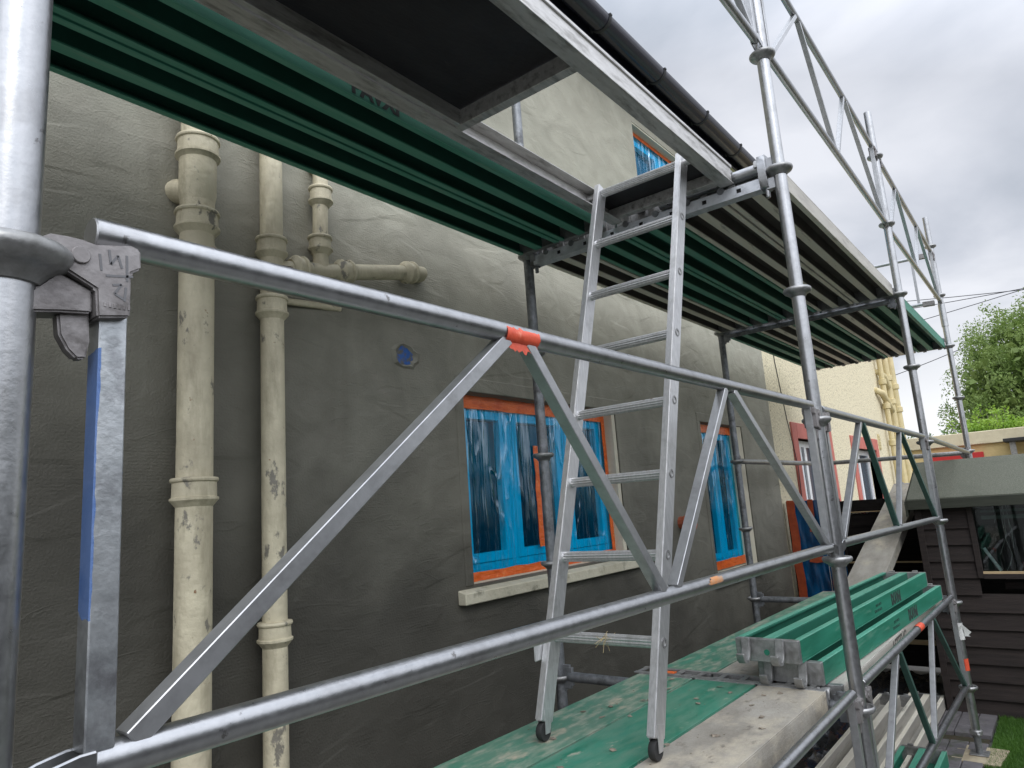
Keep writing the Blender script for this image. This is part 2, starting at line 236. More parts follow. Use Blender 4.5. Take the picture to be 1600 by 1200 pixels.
# blue painted stripe on one steel end post
def blue_post_mat():
    M = splat(mat('steel_with_blue_paint', (0.36, 0.38, 0.39), 0.4, 0.8, (0.52, 0.54, 0.55), 30, 5, 0.08, 80), (0.2, 0.2, 0.21), 14, 0.5, 0.66)
    t = M.node_tree; b = t.nodes['Principled BSDF']; l = t.links; inp = b.inputs['Base Color']; src = inp.links[0].from_socket
    tcn = nd(t, 'ShaderNodeTexCoord'); sp = nd(t, 'ShaderNodeSeparateXYZ'); l.new(tcn.outputs['Object'], sp.inputs[0])
    n = nd(t, 'ShaderNodeTexNoise'); n.inputs['Scale'].default_value = 30; l.new(tcn.outputs['Object'], n.inputs['Vector'])
    def mt(op, a, c, d=None):
        k = nd(t, 'ShaderNodeMath', operation=op)
        for i, v in enumerate((a, c)):
            if isinstance(v, (int, float)): k.inputs[i].default_value = v
            else: l.new(v, k.inputs[i])
        return k.outputs[0]
    nz = mt('MULTIPLY', mt('SUBTRACT', n.outputs['Fac'], 0.5), 0.03)
    zlo = mt('GREATER_THAN', mt('ADD', sp.outputs[2], mt('MULTIPLY', nz, 2)), 0.69); zhi = mt('LESS_THAN', mt('ADD', sp.outputs[2], nz), 0.925)
    xx = mt('LESS_THAN', mt('ADD', sp.outputs[0], mt('MULTIPLY', nz, 0.2)), -2.4545)
    f = mt('MULTIPLY', mt('MULTIPLY', mt('MULTIPLY', zlo, zhi), xx), 0.8)
    mi = nd(t, 'ShaderNodeMix', data_type='RGBA'); l.new(f, mi.inputs[0]); l.new(src, mi.inputs[6]); mi.inputs[7].default_value = (0.025, 0.12, 0.38, 1); l.new(mi.outputs[2], inp)
    m2 = nd(t, 'ShaderNodeMath', operation='MULTIPLY_ADD'); l.new(f, m2.inputs[0]); m2.inputs[1].default_value = -0.75; m2.inputs[2].default_value = 0.8; l.new(m2.outputs[0], b.inputs['Metallic'])
    return M
blue_post = blue_post_mat()

# ---------------------------------------------------------------- mesh helpers
class MB:
    def __init__(s): s.v = []; s.f = []
    def add(s, vs, fs):
        o = len(s.v); s.v += [Vector(v) for v in vs]; s.f += [tuple(i + o for i in f) for f in fs]; return s
    def box(s, a, b):
        (x0, y0, z0), (x1, y1, z1) = a, b
        return s.add([(x0, y0, z0), (x1, y0, z0), (x1, y1, z0), (x0, y1, z0), (x0, y0, z1), (x1, y0, z1), (x1, y1, z1), (x0, y1, z1)],
                     [(0, 3, 2, 1), (4, 5, 6, 7), (0, 1, 5, 4), (1, 2, 6, 5), (2, 3, 7, 6), (3, 0, 4, 7)])
    def bar(s, p, q, w, h, side=(0, 1, 0)):
        p = Vector(p); q = Vector(q); d = (q - p).normalized(); sd = Vector(side); sd = (sd - d * sd.dot(d)).normalized(); u = d.cross(sd)
        vs = [c + sd * a * w / 2 + u * b * h / 2 for c in (p, q) for a, b in ((-1, -1), (1, -1), (1, 1), (-1, 1))]
        return s.add(vs, [(0, 3, 2, 1), (4, 5, 6, 7), (0, 1, 5, 4), (1, 2, 6, 5), (2, 3, 7, 6), (3, 0, 4, 7)])
    def lathe(s, p, ax, prof, n=24, ends=True):
        p = Vector(p); ax = Vector(ax).normalized(); a = ax.orthogonal().normalized(); b = ax.cross(a); vs = []
        for r, h in prof:
            for i in range(n):
                t = 2 * math.pi * i / n; vs.append(p + ax * h + (a * math.cos(t) + b * math.sin(t)) * r)
        fs = [(j * n + i, j * n + (i + 1) % n, (j + 1) * n + (i + 1) % n, (j + 1) * n + i) for j in range(len(prof) - 1) for i in range(n)]
        if ends: fs += [tuple(range(n))[::-1], tuple(range((len(prof) - 1) * n, len(prof) * n))]
        return s.add(vs, fs)
    def tube(s, p, q, r, n=20, hollow=False):
        p = Vector(p); q = Vector(q); d = q - p; Ln = d.length
        if hollow: return s.lathe(p, d, [(r * .84, 0.04), (r * .84, 0), (r, 0), (r, Ln), (r * .84, Ln), (r * .84, Ln - .04)], n)
        return s.lathe(p, d, [(r - .0015, 0), (r, .0015), (r, Ln - .0015), (r - .0015, Ln)], n)
    def poly(s, pts, r, n=10):
        P = [Vector(p) for p in pts]; vs = []; pa = None
        for i, p in enumerate(P):
            d = (P[min(i + 1, len(P) - 1)] - P[max(i - 1, 0)]).normalized()
            a = d.orthogonal().normalized() if pa is None else (pa - d * pa.dot(d)).normalized(); pa = a; b = d.cross(a)
            vs += [p + (a * math.cos(2 * math.pi * k / n) + b * math.sin(2 * math.pi * k / n)) * r for k in range(n)]
        fs = [(j * n + i, j * n + (i + 1) % n, (j + 1) * n + (i + 1) % n, (j + 1) * n + i) for j in range(len(P) - 1) for i in range(n)]
        fs += [tuple(range(n))[::-1], tuple(range((len(P) - 1) * n, len(P) * n))]
        return s.add(vs, fs)
    def prism(s, pts, y0, y1):           # outline in x,z extruded along y
        n = len(pts); vs = [(x, y0, z) for x, z in pts] + [(x, y1, z) for x, z in pts]
        return s.add(vs, [tuple(range(n)), tuple(range(n, 2 * n))[::-1]] + [(i, i + n, (i + 1) % n + n, (i + 1) % n) for i in range(n)])
    def build(s, name, material, parent=None, bevel=0, segs=1, smooth=True):
        me = bpy.data.meshes.new(name); me.from_pydata([tuple(v) for v in s.v], [], s.f); me.update()
        bm = bmesh.new(); bm.from_mesh(me); bmesh.ops.recalc_face_normals(bm, faces=bm.faces)
        if bevel:
            ed = [e for e in bm.edges if len(e.link_faces) == 2 and e.calc_face_angle(0) > R(40)]
            bmesh.ops.bevel(bm, geom=ed, offset=bevel, segments=segs, affect='EDGES', clamp_overlap=True)
        bm.to_mesh(me); bm.free()
        if smooth:
            me.polygons.foreach_set('use_smooth', [True] * len(me.polygons)); me.set_sharp_from_angle(angle=R(35))
        me.materials.append(material); o = bpy.data.objects.new(name, me); col.objects.link(o)
        if parent: o.parent = parent; o.matrix_parent_inverse = Matrix.Translation(parent.location).inverted() if not parent.get('_rot') else parent.matrix_basis.inverted()
        return o
def tag(o, label=None, cat=None, group=None, kind=None):
    if label: o['label'] = label
    if cat: o['category'] = cat
    if group: o['group'] = group
    if kind: o['kind'] = kind
    return o
def empty(name, loc, label, cat, group=None):
    o = bpy.data.objects.new(name, None); col.objects.link(o); o.location = loc; o.empty_display_size = 0.1; return tag(o, label, cat, group)
def part(src, parent, name=None, offset=None):     # linked copy of a part
    c = src.copy(); c.name = name or src.name.split('.')[0]; col.objects.link(c); c.parent = parent; c.matrix_parent_inverse = Matrix()
    c.location = offset if offset is not None else (0, 0, 0); return c
def textmesh(txt, size, material, name, parent, mtx, bold=0.0):
    cu = bpy.data.curves.new('lettering', 'FONT'); cu.body = txt; cu.size = size; cu.offset = bold; cu.extrude = 0.0004
    t = bpy.data.objects.new('lettering', cu); col.objects.link(t); bpy.context.view_layer.update()
    me = bpy.data.meshes.new_from_object(t.evaluated_get(bpy.context.evaluated_depsgraph_get())); bpy.data.objects.remove(t); me.transform(mtx); me.materials.clear(); me.materials.append(material)
    o = bpy.data.objects.new(name, me); col.objects.link(o); o.parent = parent; return o

# ---------------------------------------------------------------- setting: ground, path, lawn
GZ = -0.9
g = MB(); g.add([(-80, -80, GZ - .02), (160, -80, GZ - .02), (160, 120, GZ - .02), (-80, 120, GZ - .02)], [(0, 1, 2, 3)])
tag(g.build('ground', ground_m), kind='structure')
lw = MB()
nx, ny = 30, 40
vs = []; fs = []
for i in range(nx + 1):
    for j in range(ny + 1):
        x_ = 1.9 + (3.4 - 1.9) * i / nx; y_ = -3.2 + 3.16 * j / ny; vs.append((x_, y_, GZ + .005 + .008 * noise.noise(Vector((x_ * 3, y_ * 3, 0)))))
fs = [(i * (ny + 1) + j, (i + 1) * (ny + 1) + j, (i + 1) * (ny + 1) + j + 1, i * (ny + 1) + j + 1) for i in range(nx) for j in range(ny)]
lw.add(vs, fs); tag(lw.build('lawn', lawn_m), kind='structure')
bl = MB()
for i in range(26000):
    x_ = random.uniform(1.95, 3.38); y_ = -0.045 - abs(random.gauss(0, .32)) if i % 3 else random.uniform(-1.6, -.04)
    h = random.uniform(.012, .034); a = random.uniform(0, 6.28); t_ = random.uniform(-.015, .015); u_ = random.uniform(-.015, .015); ww = .0022
    p = Vector((x_, y_, GZ + .004)); d = Vector((math.cos(a), math.sin(a), 0)) * ww
    bl.add([p - d, p + d, p + Vector((t_, u_, h))], [(0, 1, 2)])
tag(bl.build('grass', blade_m, smooth=False), 'short green grass growing beside the paving in front of the shed', 'grass', kind='stuff')
pv = MB(); yy = -0.03; 
for row, yb in enumerate((0.0, .2, .4)):
    pass
for i in range(12):
    for j in range(4):
        x0 = 1.95 + i * .105 if False else 1.4 + i * .165; y0 = -0.03 + j * .105
        if abs(x0 - 2.72) < .06: continue
        pv.box((x0 + .003, y0 + .003, GZ - .03), (x0 + .16, y0 + .102, GZ + .022 + random.uniform(-.002, .002)))
tag(pv.build('path', paver_m, bevel=.003), kind='structure')
sl_ = MB(); sl_.add([(-3, -.02, GZ - .004), (3.4, -.02, GZ - .004), (4.4, 1.5, GZ - .004), (-3, 1.5, GZ - .004)], [(0, 1, 2, 3)])
tag(sl_.build('flower_bed', soil_m), kind='structure')

# crumpled black polythene over the ground
tp = MB(); n_ = 90; vs = []
for i in range(n_ + 1):
    for j in range(50):
        x_ = -.2 + 4.5 * i / n_; y_ = .42 + 1.07 * j / 49
        q = Vector((x_ * 3.2, y_ * 5, 0)); z_ = GZ + .04 + .05 * abs(noise.noise(q)) + .035 * abs(noise.noise(q * 2.7)) + .02 * noise.noise(q * 6)
        vs.append((x_, y_, z_))
fs = [(i * 50 + j, (i + 1) * 50 + j, (i + 1) * 50 + j + 1, i * 50 + j + 1) for i in range(n_) for j in range(49)]
tp.add(vs, fs); tag(tp.build('plastic_sheet', black_poly), 'crumpled black polythene sheet spread on the ground below the planks', 'plastic sheet')

# ---------------------------------------------------------------- rendered house
YW = 1.5
house = empty('house', (-1, YW, GZ), 'house with freshly rendered grey wall and blue film on its windows', 'house')
wins = [(-.27, 1.16, .43, 1.33), (2.475, 3.36, .17, 1.335), (1.86, 3.1, 2.72, 3.645)]
def wall_with_holes(x0, x1, z0, z1, holes, y, depth, thick):
    xs = sorted({x0, x1, *[h[0] for h in holes], *[h[1] for h in holes]}); zs = sorted({z0, z1, *[h[2] for h in holes], *[h[3] for h in holes]}); b = MB()
    for i in range(len(xs) - 1):
        for j in range(len(zs) - 1):
            cx, cz = (xs[i] + xs[i + 1]) / 2, (zs[j] + zs[j + 1]) / 2
            if any(h[0] < cx < h[1] and h[2] < cz < h[3] for h in holes): continue
            b.add([(xs[i], y, zs[j]), (xs[i + 1], y, zs[j]), (xs[i + 1], y, zs[j + 1]), (xs[i], y, zs[j + 1])], [(0, 1, 2, 3)])
    for h in holes:
        a, c, d, e_ = h
        b.add([(a, y, d), (c, y, d), (c, y, e_), (a, y, e_), (a, y + depth, d), (c, y + depth, d), (c, y + depth, e_), (a, y + depth, e_)], [(0, 1, 5, 4), (1, 2, 6, 5), (2, 3, 7, 6), (3, 0, 4, 7)])
    b.add([(x0, y, z0), (x0, y + thick, z0), (x0, y + thick, z1), (x0, y, z1)], [(0, 1, 2, 3)])
    b.add([(x1, y, z0), (x1, y + thick, z0), (x1, y + thick, z1), (x1, y, z1)], [(0, 3, 2, 1)])
    return b
XC = 4.2
bw = wall_with_holes(-7, XC, GZ, 3.95, wins, YW, .12, .04)
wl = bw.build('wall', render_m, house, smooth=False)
# raised thin lips of plaster round the openings
for (a, c, d, e_) in wins[:2]:
    lip = MB()
    wd = .055
    lip.box((a - wd, YW - .006, d), (a - .0, YW + .01, e_ + .0)); lip.box((c, YW - .006, d), (c + wd + .02, YW + .01, e_)); lip.box((a - wd, YW - .006, e_), (c + wd + .02, YW + .01, e_ + .07))
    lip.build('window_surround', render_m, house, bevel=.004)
# window units
def wrinkled_film(x0, x1, z0, z1, y, amp, seed, parent, nm='masking_film', hang=0):
    nx, nz = 90, 90; vs = []
    for i in range(nx + 1):
        for j in range(nz + 1):
            u = i / nx; v = j / nz; X = x0 + (x1 - x0) * u; Z = z0 + (z1 - z0) * v
            edge = min(u, 1 - u, v, 1 - v); k = min(1, edge / .06)
            top = max(0, v - .45); f = (.25 + 1.1 * top) * noise.noise(Vector((X * 38 + seed, Z * 1.2, seed))) + (.10 + .5 * top) * noise.noise(Vector((X * 85, Z * 1.6, seed + 5))) + .45 * noise.noise(Vector((X * 7 + Z * 2, Z * 4, seed + 9))) + .35 * max(0, .25 - v) * 4 * abs(noise.noise(Vector((X * 26 + Z * 20, Z * 26 - X * 9, seed + 2))))
            vs.append((X, y - .004 + k * amp * f, Z))
    b = MB(); b.add(vs, [(i * (nz + 1) + j, (i + 1) * (nz + 1) + j, (i + 1) * (nz + 1) + j + 1, i * (nz + 1) + j + 1) for i in range(nx) for j in range(nz)])
    return b.build(nm, film_m, parent)
def strip(b, x0, z0, x1, z1, y, wv=.004, seed=0, th=.003):
    """hand-laid tape: a thin wavy band between corner points"""
    n = 14; hor = abs(x1 - x0) > abs(z1 - z0); vs = []
    for i in range(n + 1):
        t = i / n
        if hor:
            X = x0 + (x1 - x0) * t; j1 = wv * noise.noise(Vector((X * 9, seed, 0))); j2 = wv * noise.noise(Vector((X * 11, seed, 4)))
            vs += [(X, y, z0 + j1), (X, y, z1 + j2), (X, y + th, z1 + j2), (X, y + th, z0 + j1)]
        else:
            Z = z0 + (z1 - z0) * t; j1 = wv * noise.noise(Vector((Z * 9, seed, 0))); j2 = wv * noise.noise(Vector((Z * 11, seed, 4)))
            vs += [(x0 + j1, y, Z), (x1 + j2, y, Z), (x1 + j2, y + th, Z), (x0 + j1, y + th, Z)]
    fs = []
    for i in range(n):
        o = i * 4
        fs += [(o + k, o + (k + 1) % 4, o + 4 + (k + 1) % 4, o + 4 + k) for k in range(4)]
    fs += [(0, 1, 2, 3), (n * 4 + 3, n * 4 + 2, n * 4 + 1, n * 4)]
    b.add(vs, fs)
def window(x0, x1, z0, z1, mull, lab, seed, fw_=.05, sash=.045):
    f = MB(); yf = YW + .085; yb = YW + .15
    f.box((x0, yf, z0), (x0 + fw_, yb, z1)); f.box((x1 - fw_, yf, z0), (x1, yb, z1)); f.box((x0 + fw_, yf, z1 - fw_), (x1 - fw_, yb, z1)); f.box((x0 + fw_, yf, z0), (x1 - fw_, yb, z0 + fw_ + .01))
    for mxx in mull: f.box((mxx - .028, yf + .002, z0 + fw_ + .01), (mxx + .028, yb, z1 - fw_))
    fr = f.build('window', white_pvc, house, bevel=.003)
    if lab: fr['label'] = lab
    ed = [x0 + fw_] + sum([[q - .028, q + .028] for q in mull], []) + [x1 - fw_]
    for i in range(0, len(ed), 2):
        a, c = ed[i], ed[i + 1]; s = MB(); d, e_ = z0 + fw_ + .01, z1 - fw_
        s.box((a, yf - .008, d), (a + sash, yb - .01, e_)); s.box((c - sash, yf - .008, d), (c, yb - .01, e_)); s.box((a + sash, yf - .008, e_ - sash), (c - sash, yb - .01, e_)); s.box((a + sash, yf - .008, d), (c - sash, yb - .01, d + sash))
        s.build('sash', white_pvc, fr, bevel=.003)
        pn = MB(); pn.box((a + sash - .003, yf + .03, d + sash - .003), (c - sash + .003, yf + .036, e_ - sash + .003)); pn.build('pane', glass_dark, fr)
    return fr
w1 = window(-.262, 1.12, .455, 1.31, (.155, .655), None, 1)
wrinkled_film(-.262, 1.10, .468, 1.285, YW + .068, .008, 1, w1)
t1 = MB(); strip(t1, -.262, 1.262, 1.12, 1.327, YW + .060, .006, 1); strip(t1, -.262, .436, 1.12, .478, YW + .059, .008, 2); strip(t1, 1.085, .478, 1.125, 1.262, YW + .0605, .006, 3)
t1.build('tape', orange_tape, w1)
t1b = MB(); strip(t1b, .338, .555, .378, 1.09, YW + .055, .012, 8); t1b.build('tape', orange_tape, w1)
w2 = window(2.485, 3.24, .20, 1.31, (2.86,), None, 2)
wrinkled_film(2.485, 3.225, .23, 1.275, YW + .068, .014, 12, w2)
t2 = MB(); strip(t2, 2.485, 1.265, 3.24, 1.33, YW + .060, .006, 4); strip(t2, 2.485, .185, 3.24, .25, YW + .059, .008, 5); t2.build('tape', orange_tape, w2)
w3 = window(1.87, 3.05, 2.74, 3.63, (2.45,), None, 3)
wrinkled_film(1.87, 3.05, 2.74, 3.61, YW + .068, .014, 33, w3)
t3 = MB(); strip(t3, 1.87, 3.6, 3.05, 3.645, YW + .060, .006, 6); strip(t3, 3.02, 2.74, 3.055, 3.6, YW + .0605, .006, 6); t3.build('tape', orange_tape, w3)
for (a, c, d, e_), xr in zip(wins, (1.12, 3.24, 3.05)):       # pale reveal faces inside the openings
    rv = MB(); rv.box((xr, YW + .004, d + .002), (c - .002, YW + .15, e_ - .002)); rv.build('reveal', reveal_m, house)
rvh = MB(); rvh.box((1.862, YW + .004, 3.632), (3.098, YW + .15, 3.643)); rvh.build('reveal', reveal_m, house)
for (xa, xb, zt) in ((-.375, 1.30, .418), (2.40, 3.44, .155), (1.78, 3.2, 2.70)):
    s_ = MB(); s_.add([(xa, YW - .045, zt - .062), (xb, YW - .045, zt - .062), (xb, YW + .12, zt - .062), (xa, YW + .12, zt - .062), (xa, YW - .045, zt - .012), (xb, YW - .045, zt - .012), (xb, YW + .12, zt + .035), (xa, YW + .12, zt + .035)],
        [(0, 3, 2, 1), (4, 5, 6, 7), (0, 1, 5, 4), (1, 2, 6, 5), (2, 3, 7, 6), (3, 0, 4, 7)])
    s_.build('window_sill', stone, house, bevel=.004)
# eaves
so_ = MB(); so_.box((-7, 1.401, 3.94), (XC, 1.62, 3.957)); so_.build('soffit', mat('cream_soffit', (0.62, 0.58, 0.36), 0.7), house)
fa = MB(); fa.box((-7, 1.378, 3.905), (XC, 1.40, 4.10)); fa.build('fascia_board', black_pvc, house)
gu = MB(); ns = 18; yc, zc, rg = 1.296, 3.998, .077; vs = []
for X in (-7, XC):
    for r_ in (rg, rg - .004):
        for k in range(ns + 1):
            t = math.pi + math.pi * k / ns; vs.append((X, yc + r_ * math.cos(t), zc + r_ * math.sin(t)))
q = ns + 1
fs = [(k, k + 1, 2 * q + k + 1, 2 * q + k) for k in range(ns)] + [(q + k, 3 * q + k, 3 * q + k + 1, q + k + 1) for k in range(ns)] + [(0, 2 * q, 3 * q, q), (ns, q + ns, 3 * q + ns, 2 * q + ns)] + [(k, q + k, q + k + 1, k + 1) for k in range(ns)] + [(2 * q + k, 2 * q + k + 1, 3 * q + k + 1, 3 * q + k) for k in range(ns)]
gu.add(vs, fs); gut = gu.build('gutter', black_pvc, house)
def gutter_bracket(X, parent):
    b = MB(); vs = []
    for xx in (X - .014, X + .014):
        for r_ in (rg + .0045, rg + .001):
            for k in range(ns + 1):
                t = math.pi + math.pi * k / ns; vs.append((xx, yc + r_ * math.cos(t), zc + r_ * math.sin(t)))
    b.add(vs, fs); b.box((X - .016, yc + .074, zc - .05), (X + .016, yc + .081, zc + .012)); b.box((X - .012, yc - .087, zc - .005), (X + .012, yc - .07, zc + .009)); return b.build('gutter_bracket', rubber, parent)
for X in (.25, 1.13, 1.95, 2.77, 3.55): gutter_bracket(X, gut)
rf = MB(); rf.add([(-7, 1.29, 4.08), (XC, 1.29, 4.08), (XC, 5.5, 6.2), (-7, 5.5, 6.2), (-7, 1.29, 4.12), (XC, 1.29, 4.12), (XC, 5.5, 6.26), (-7, 5.5, 6.26)], [(0, 3, 2, 1), (4, 5, 6, 7), (0, 1, 5, 4), (1, 2, 6, 5), (2, 3, 7, 6), (3, 0, 4, 7)])
rf.build('roof', mat('grey_slate', (0.08, 0.08, 0.09), 0.6, 0, (0.12, 0.12, 0.13), 5, 4, .4, 20), house)
# soil pipes (with socket collars)
def socket(r, h, up=1):   # profile of a cast socket
    return [(r, -h / 2 - .022), (r + .004, -h / 2 - .017), (r + .012, -h / 2 - .007), (r + .017, -h / 2 - .002), (r + .0172, -h / 2 + .005), (r + .0115, -h / 2 + .008), (r + .0105, h / 2 - .010), (r + .0155, h / 2 - .007), (r + .017, h / 2 - .002), (r + .0145, h / 2 + .004), (r + .003, h / 2 + .006), (r, h / 2 + .006)]
def collar(p, ax, r, h, parent): b = MB(); b.lathe(p, ax, socket(r, h), 28); return b.build('collar', cream_iron, parent)
p1 = MB(); p1.tube((-1.617, 1.425, GZ), (-1.617, 1.425, 3.9), .054, 28); p1.poly([(-1.62, 1.44, 1.86), (-1.638, 1.465, 1.875), (-1.648, 1.49, 1.885), (-1.652, 1.56, 1.89)], .042, 18)
p1.lathe((-1.617, 1.425, 1.93), (0, 0, 1), [(.054, -.1), (.059, -.07), (.059, .07), (.054, .1)], 28)
P1o = p1.build('soil_pipe', cream_iron, house)
for z, h in ((2.025, .062), (1.765, .058), (.884, .062), (-.35, .062)): collar((-1.617, 1.425, z), (0, 0, 1), .054, h, P1o)
p2 = MB(); p2.tube((-1.332, 1.437, GZ), (-1.332, 1.437, 3.9), .0405, 26)
P2o = p2.build('waste_pipe', cream_iron, house)
for z, h in ((1.755, .055), (1.53, .06), (.415, .055), (-.6, .055)): collar((-1.332, 1.437, z), (0, 0, 1), .0405, h, P2o)
p3 = MB(); p3.poly([(-1.33, 1.44, 1.64), (-1.28, 1.44, 1.682), (-1.22, 1.44, 1.698), (-1.10, 1.44, 1.715), (-.8, 1.44, 1.783), (-.62, 1.44, 1.823), (-.56, 1.45, 1.836), (-.545, 1.47, 1.838), (-.54, 1.56, 1.838)], .032, 20)
p3.poly([(-1.113, 1.44, 1.70), (-1.116, 1.44, 1.80), (-1.108, 1.44, 2.10), (-1.105, 1.45, 2.16), (-1.10, 1.56, 2.19)], .030, 20)
P3o = p3.build('branch_pipe', cream_iron, house)
ax3 = Vector((1, 0, .2))
for p, ax, h, r in (((-1.215, 1.44, 1.70), (1, 0, .13), .035, .033), ((-1.0, 1.44, 1.738), ax3, .045, .033), ((-.645, 1.44, 1.818), ax3, .04, .033), ((-1.108, 1.44, 2.03), (0, 0, 1), .055, .031), ((-1.116, 1.44, 1.825), (0, 0, 1), .05, .031)):
    collar(p, ax, r, h, P3o)
p4 = MB(); p4.poly([(-1.33, 1.47, 1.568), (-1.1, 1.49, 1.592), (-.98, 1.505, 1.603)], .013, 12); p4.build('overflow_pipe', cream_iron, house)
vp = MB(); vp.lathe((1.935, YW + .02, .585), (0, -1, 0), [(.044, 0), (.044, .06), (.053, .062), (.053, .125), (.046, .128), (.040, .125), (.038, .05), (.0, .05)], 10); vp.build('vent_pipe', terracotta, house, smooth=False)
# hole broken in the render, blue pipe film showing
hb = MB(); n_ = 18
ro = [(.066 + .02 * noise.noise(Vector((k * 1.3, 2, 0)))) for k in range(n_)]
outer = [(-.632 + 1.12 * r_ * 1.15 * math.cos(6.283 * k / n_), 1.452 + r_ * .9 * math.sin(6.283 * k / n_)) for k, r_ in enumerate(ro)]
inner = [(-.638 + (r_ * .72) * (1 + .35 * noise.noise(Vector((k * 2.1, 7, 1)))) * math.cos(6.283 * k / n_ + .05), 1.452 + r_ * .62 * (1 + .4 * noise.noise(Vector((k * 1.7, 3, 1)))) * math.sin(6.283 * k / n_)) for k, r_ in enumerate(ro)]
vs = [(a, YW - .001, b) for a, b in outer] + [(a, YW - .009 - .006 * random.random(), b) for a, b in [((o[0] + i[0]) / 2, (o[1] + i[1]) / 2) for o, i in zip(outer, inner)]] + [(a, YW - .002, b) for a, b in inner]
hb.add(vs, [(k + n_ * l_, (k + 1) % n_ + n_ * l_, (k + 1) % n_ + n_ * (l_ + 1), k + n_ * (l_ + 1)) for l_ in (0, 1) for k in range(n_)])
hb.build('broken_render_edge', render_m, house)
hf = MB(); hf.add([(a, YW - .0035 + .004 * noise.noise(Vector((a * 90, b * 90, 0))), b) for a, b in inner] + [(-.64, YW - .007, 1.45)], [(k, (k + 1) % n_, n_) for k in range(n_)])
hf.build('hole_cover', mat('bright_blue_film', (0.01, 0.09, 0.34), 0.35, 0, (0.10, .095, .075), 22, 5, .6, 60, lo=.47, hi=.56), house)

# ---------------------------------------------------------------- neighbour's house
nb = empty('neighbour_house', (6, YW, GZ), 'cream roughcast house with red window surrounds beyond the grey wall', 'house')
NX = 11.0; YN = YW + .03
nwin = [(5.06, 6.3, .1, 1.30), (7.62, 8.95, -.1, 1.26), (9.2, 10.4, 2.98, 3.77)]
wall_with_holes(XC + .001, NX, GZ, 3.95, nwin, YN, .14, 5).build('wall', rough_cream, nb, smooth=False)
for k, (a, c, d, e_) in enumerate(nwin):
    s = MB(); q = .17
    s.box((a - q, YN - .018, d), (a, YN + .10, e_ + q)); s.box((c, YN - .018, d), (c + q, YN + .10, e_ + q)); s.box((a, YN - .018, e_), (c, YN + .10, e_ + q)); s.box((a - q - .05, YN - .06, d - .12), (c + q + .05, YN + .1, d))
    s.build('window_surround', salmon, nb, bevel=.004)
    f = MB(); y0 = YN + .1; mid = (a + c) / 2
    for xa, xb, za, zb in ((a, a + .07, d, e_), (c - .07, c, d, e_), (a, c, e_ - .07, e_), (a, c, d, d + .07), (mid - .04, mid + .04, d, e_), (mid - .2, mid - .15, d, e_), (a + .22, a + .27, d, e_)): f.box((xa, y0 + random.random() * .002, za), (xb, y0 + .05, zb))
    fo = f.build('window', white_pvc, nb)
    pn = MB(); pn.box((a + .05, y0 + .02, d + .05), (c - .05, y0 + .026, e_ - .05)); pn.build('pane', mat('neighbour_glass', (0.10, 0.12, 0.14), 0.1), fo)
cp = mat('cream_gloss_pipe', (0.62, 0.52, 0.29), 0.5, 0, (.5, .42, .22), 8, 5, .1, 30)
for (xp, yp, r_) in ((9.95, YN - .08, .04), (10.35, YN - .09, .055), (10.85, YN - .09, .058)):
    b = MB(); b.tube((xp, yp, GZ), (xp, yp, 3.9), r_, 18); po = b.build('soil_pipe', cp, nb)
    for z in (.2, 1.35, 1.95, 2.35, 3.4):
        c_ = MB(); c_.lathe((xp, yp, z + xp % .3), (0, 0, 1), [(r_, -.05), (r_ + .02, -.04), (r_ + .02, .04), (r_, .05)], 18); c_.build('collar', cp, po)
b = MB(); b.poly([(10.30, YN - .09, 1.95), (10.0, YN - .09, 2.08), (9.75, YN - .08, 2.2), (9.66, YN - .02, 2.24), (9.66, YN + .1, 2.24)], .05, 14); b.poly([(10.3, YN - .09, 2.35), (10.1, YN - .09, 2.5), (9.98, YN - .04, 2.58), (9.98, YN + .1, 2.58)], .05, 14); b.build('branch_pipe', cp, nb)
b = MB(); b.box((9.25, YN - .012, 1.28), (9.38, YN + .01, 1.52)); 
for k in range(5): b.box((9.26, YN - .02, 1.30 + k * .045), (9.37, YN - .011, 1.315 + k * .045))
b.build('air_vent', cp, nb, bevel=.002)
b = MB(); b.poly([(4.62, YN - .006, 3.2), (4.66, YN - .006, 2.1), (4.80, YN - .006, 1.5), (4.88, YN - .03, 1.0), (4.9, YN - .006, .2)], .004, 6); b.build('cable', cable_m, nb)
b = MB(); b.add([(XC + .002, 1.30, 4.08), (NX + .1, 1.30, 4.08), (NX + .1, 5.5, 6.2), (XC + .002, 5.5, 6.2), (XC + .002, 1.30, 4.12), (NX + .1, 1.30, 4.12), (NX + .2, 5.5, 6.3), (XC + .002, 5.5, 6.3)], [(0, 3, 2, 1), (4, 5, 6, 7), (0, 1, 5, 4), (1, 2, 6, 5), (2, 3, 7, 6), (3, 0, 4, 7)]); b.build('roof', mat('grey_tiles', (0.09, 0.09, 0.095), 0.7), nb)

# ---------------------------------------------------------------- cream garden building, far side
gb = empty('garage', (13, 0, GZ), 'low cream garden building with pale coping beyond the shed', 'outbuilding')
b = MB(); b.box((13, -6, GZ), (18, 3.2, 1.36)); b.build('wall', cream_wall, gb)
b = MB(); b.add([(12.93, -6, 1.78), (12.93, 3.2, 1.30), (18.1, 3.2, 1.30), (18.1, -6, 1.78), (12.93, -6, 1.98), (12.93, 3.2, 1.52), (18.1, 3.2, 1.52), (18.1, -6, 1.98)], [(0, 3, 2, 1), (4, 5, 6, 7), (0, 1, 5, 4), (1, 2, 6, 5), (2, 3, 7, 6), (3, 0, 4, 7)])
b = MB(); b.box((12.93, -6, 1.362), (18.1, 3.2, 1.60)); b.build('coping', cream_cope, gb, bevel=.01)
b = MB(); b.box((12.86, .49, 1.11), (12.98, 1.33, 1.22)); b.build('red_board', red_paint, gb, bevel=.004)
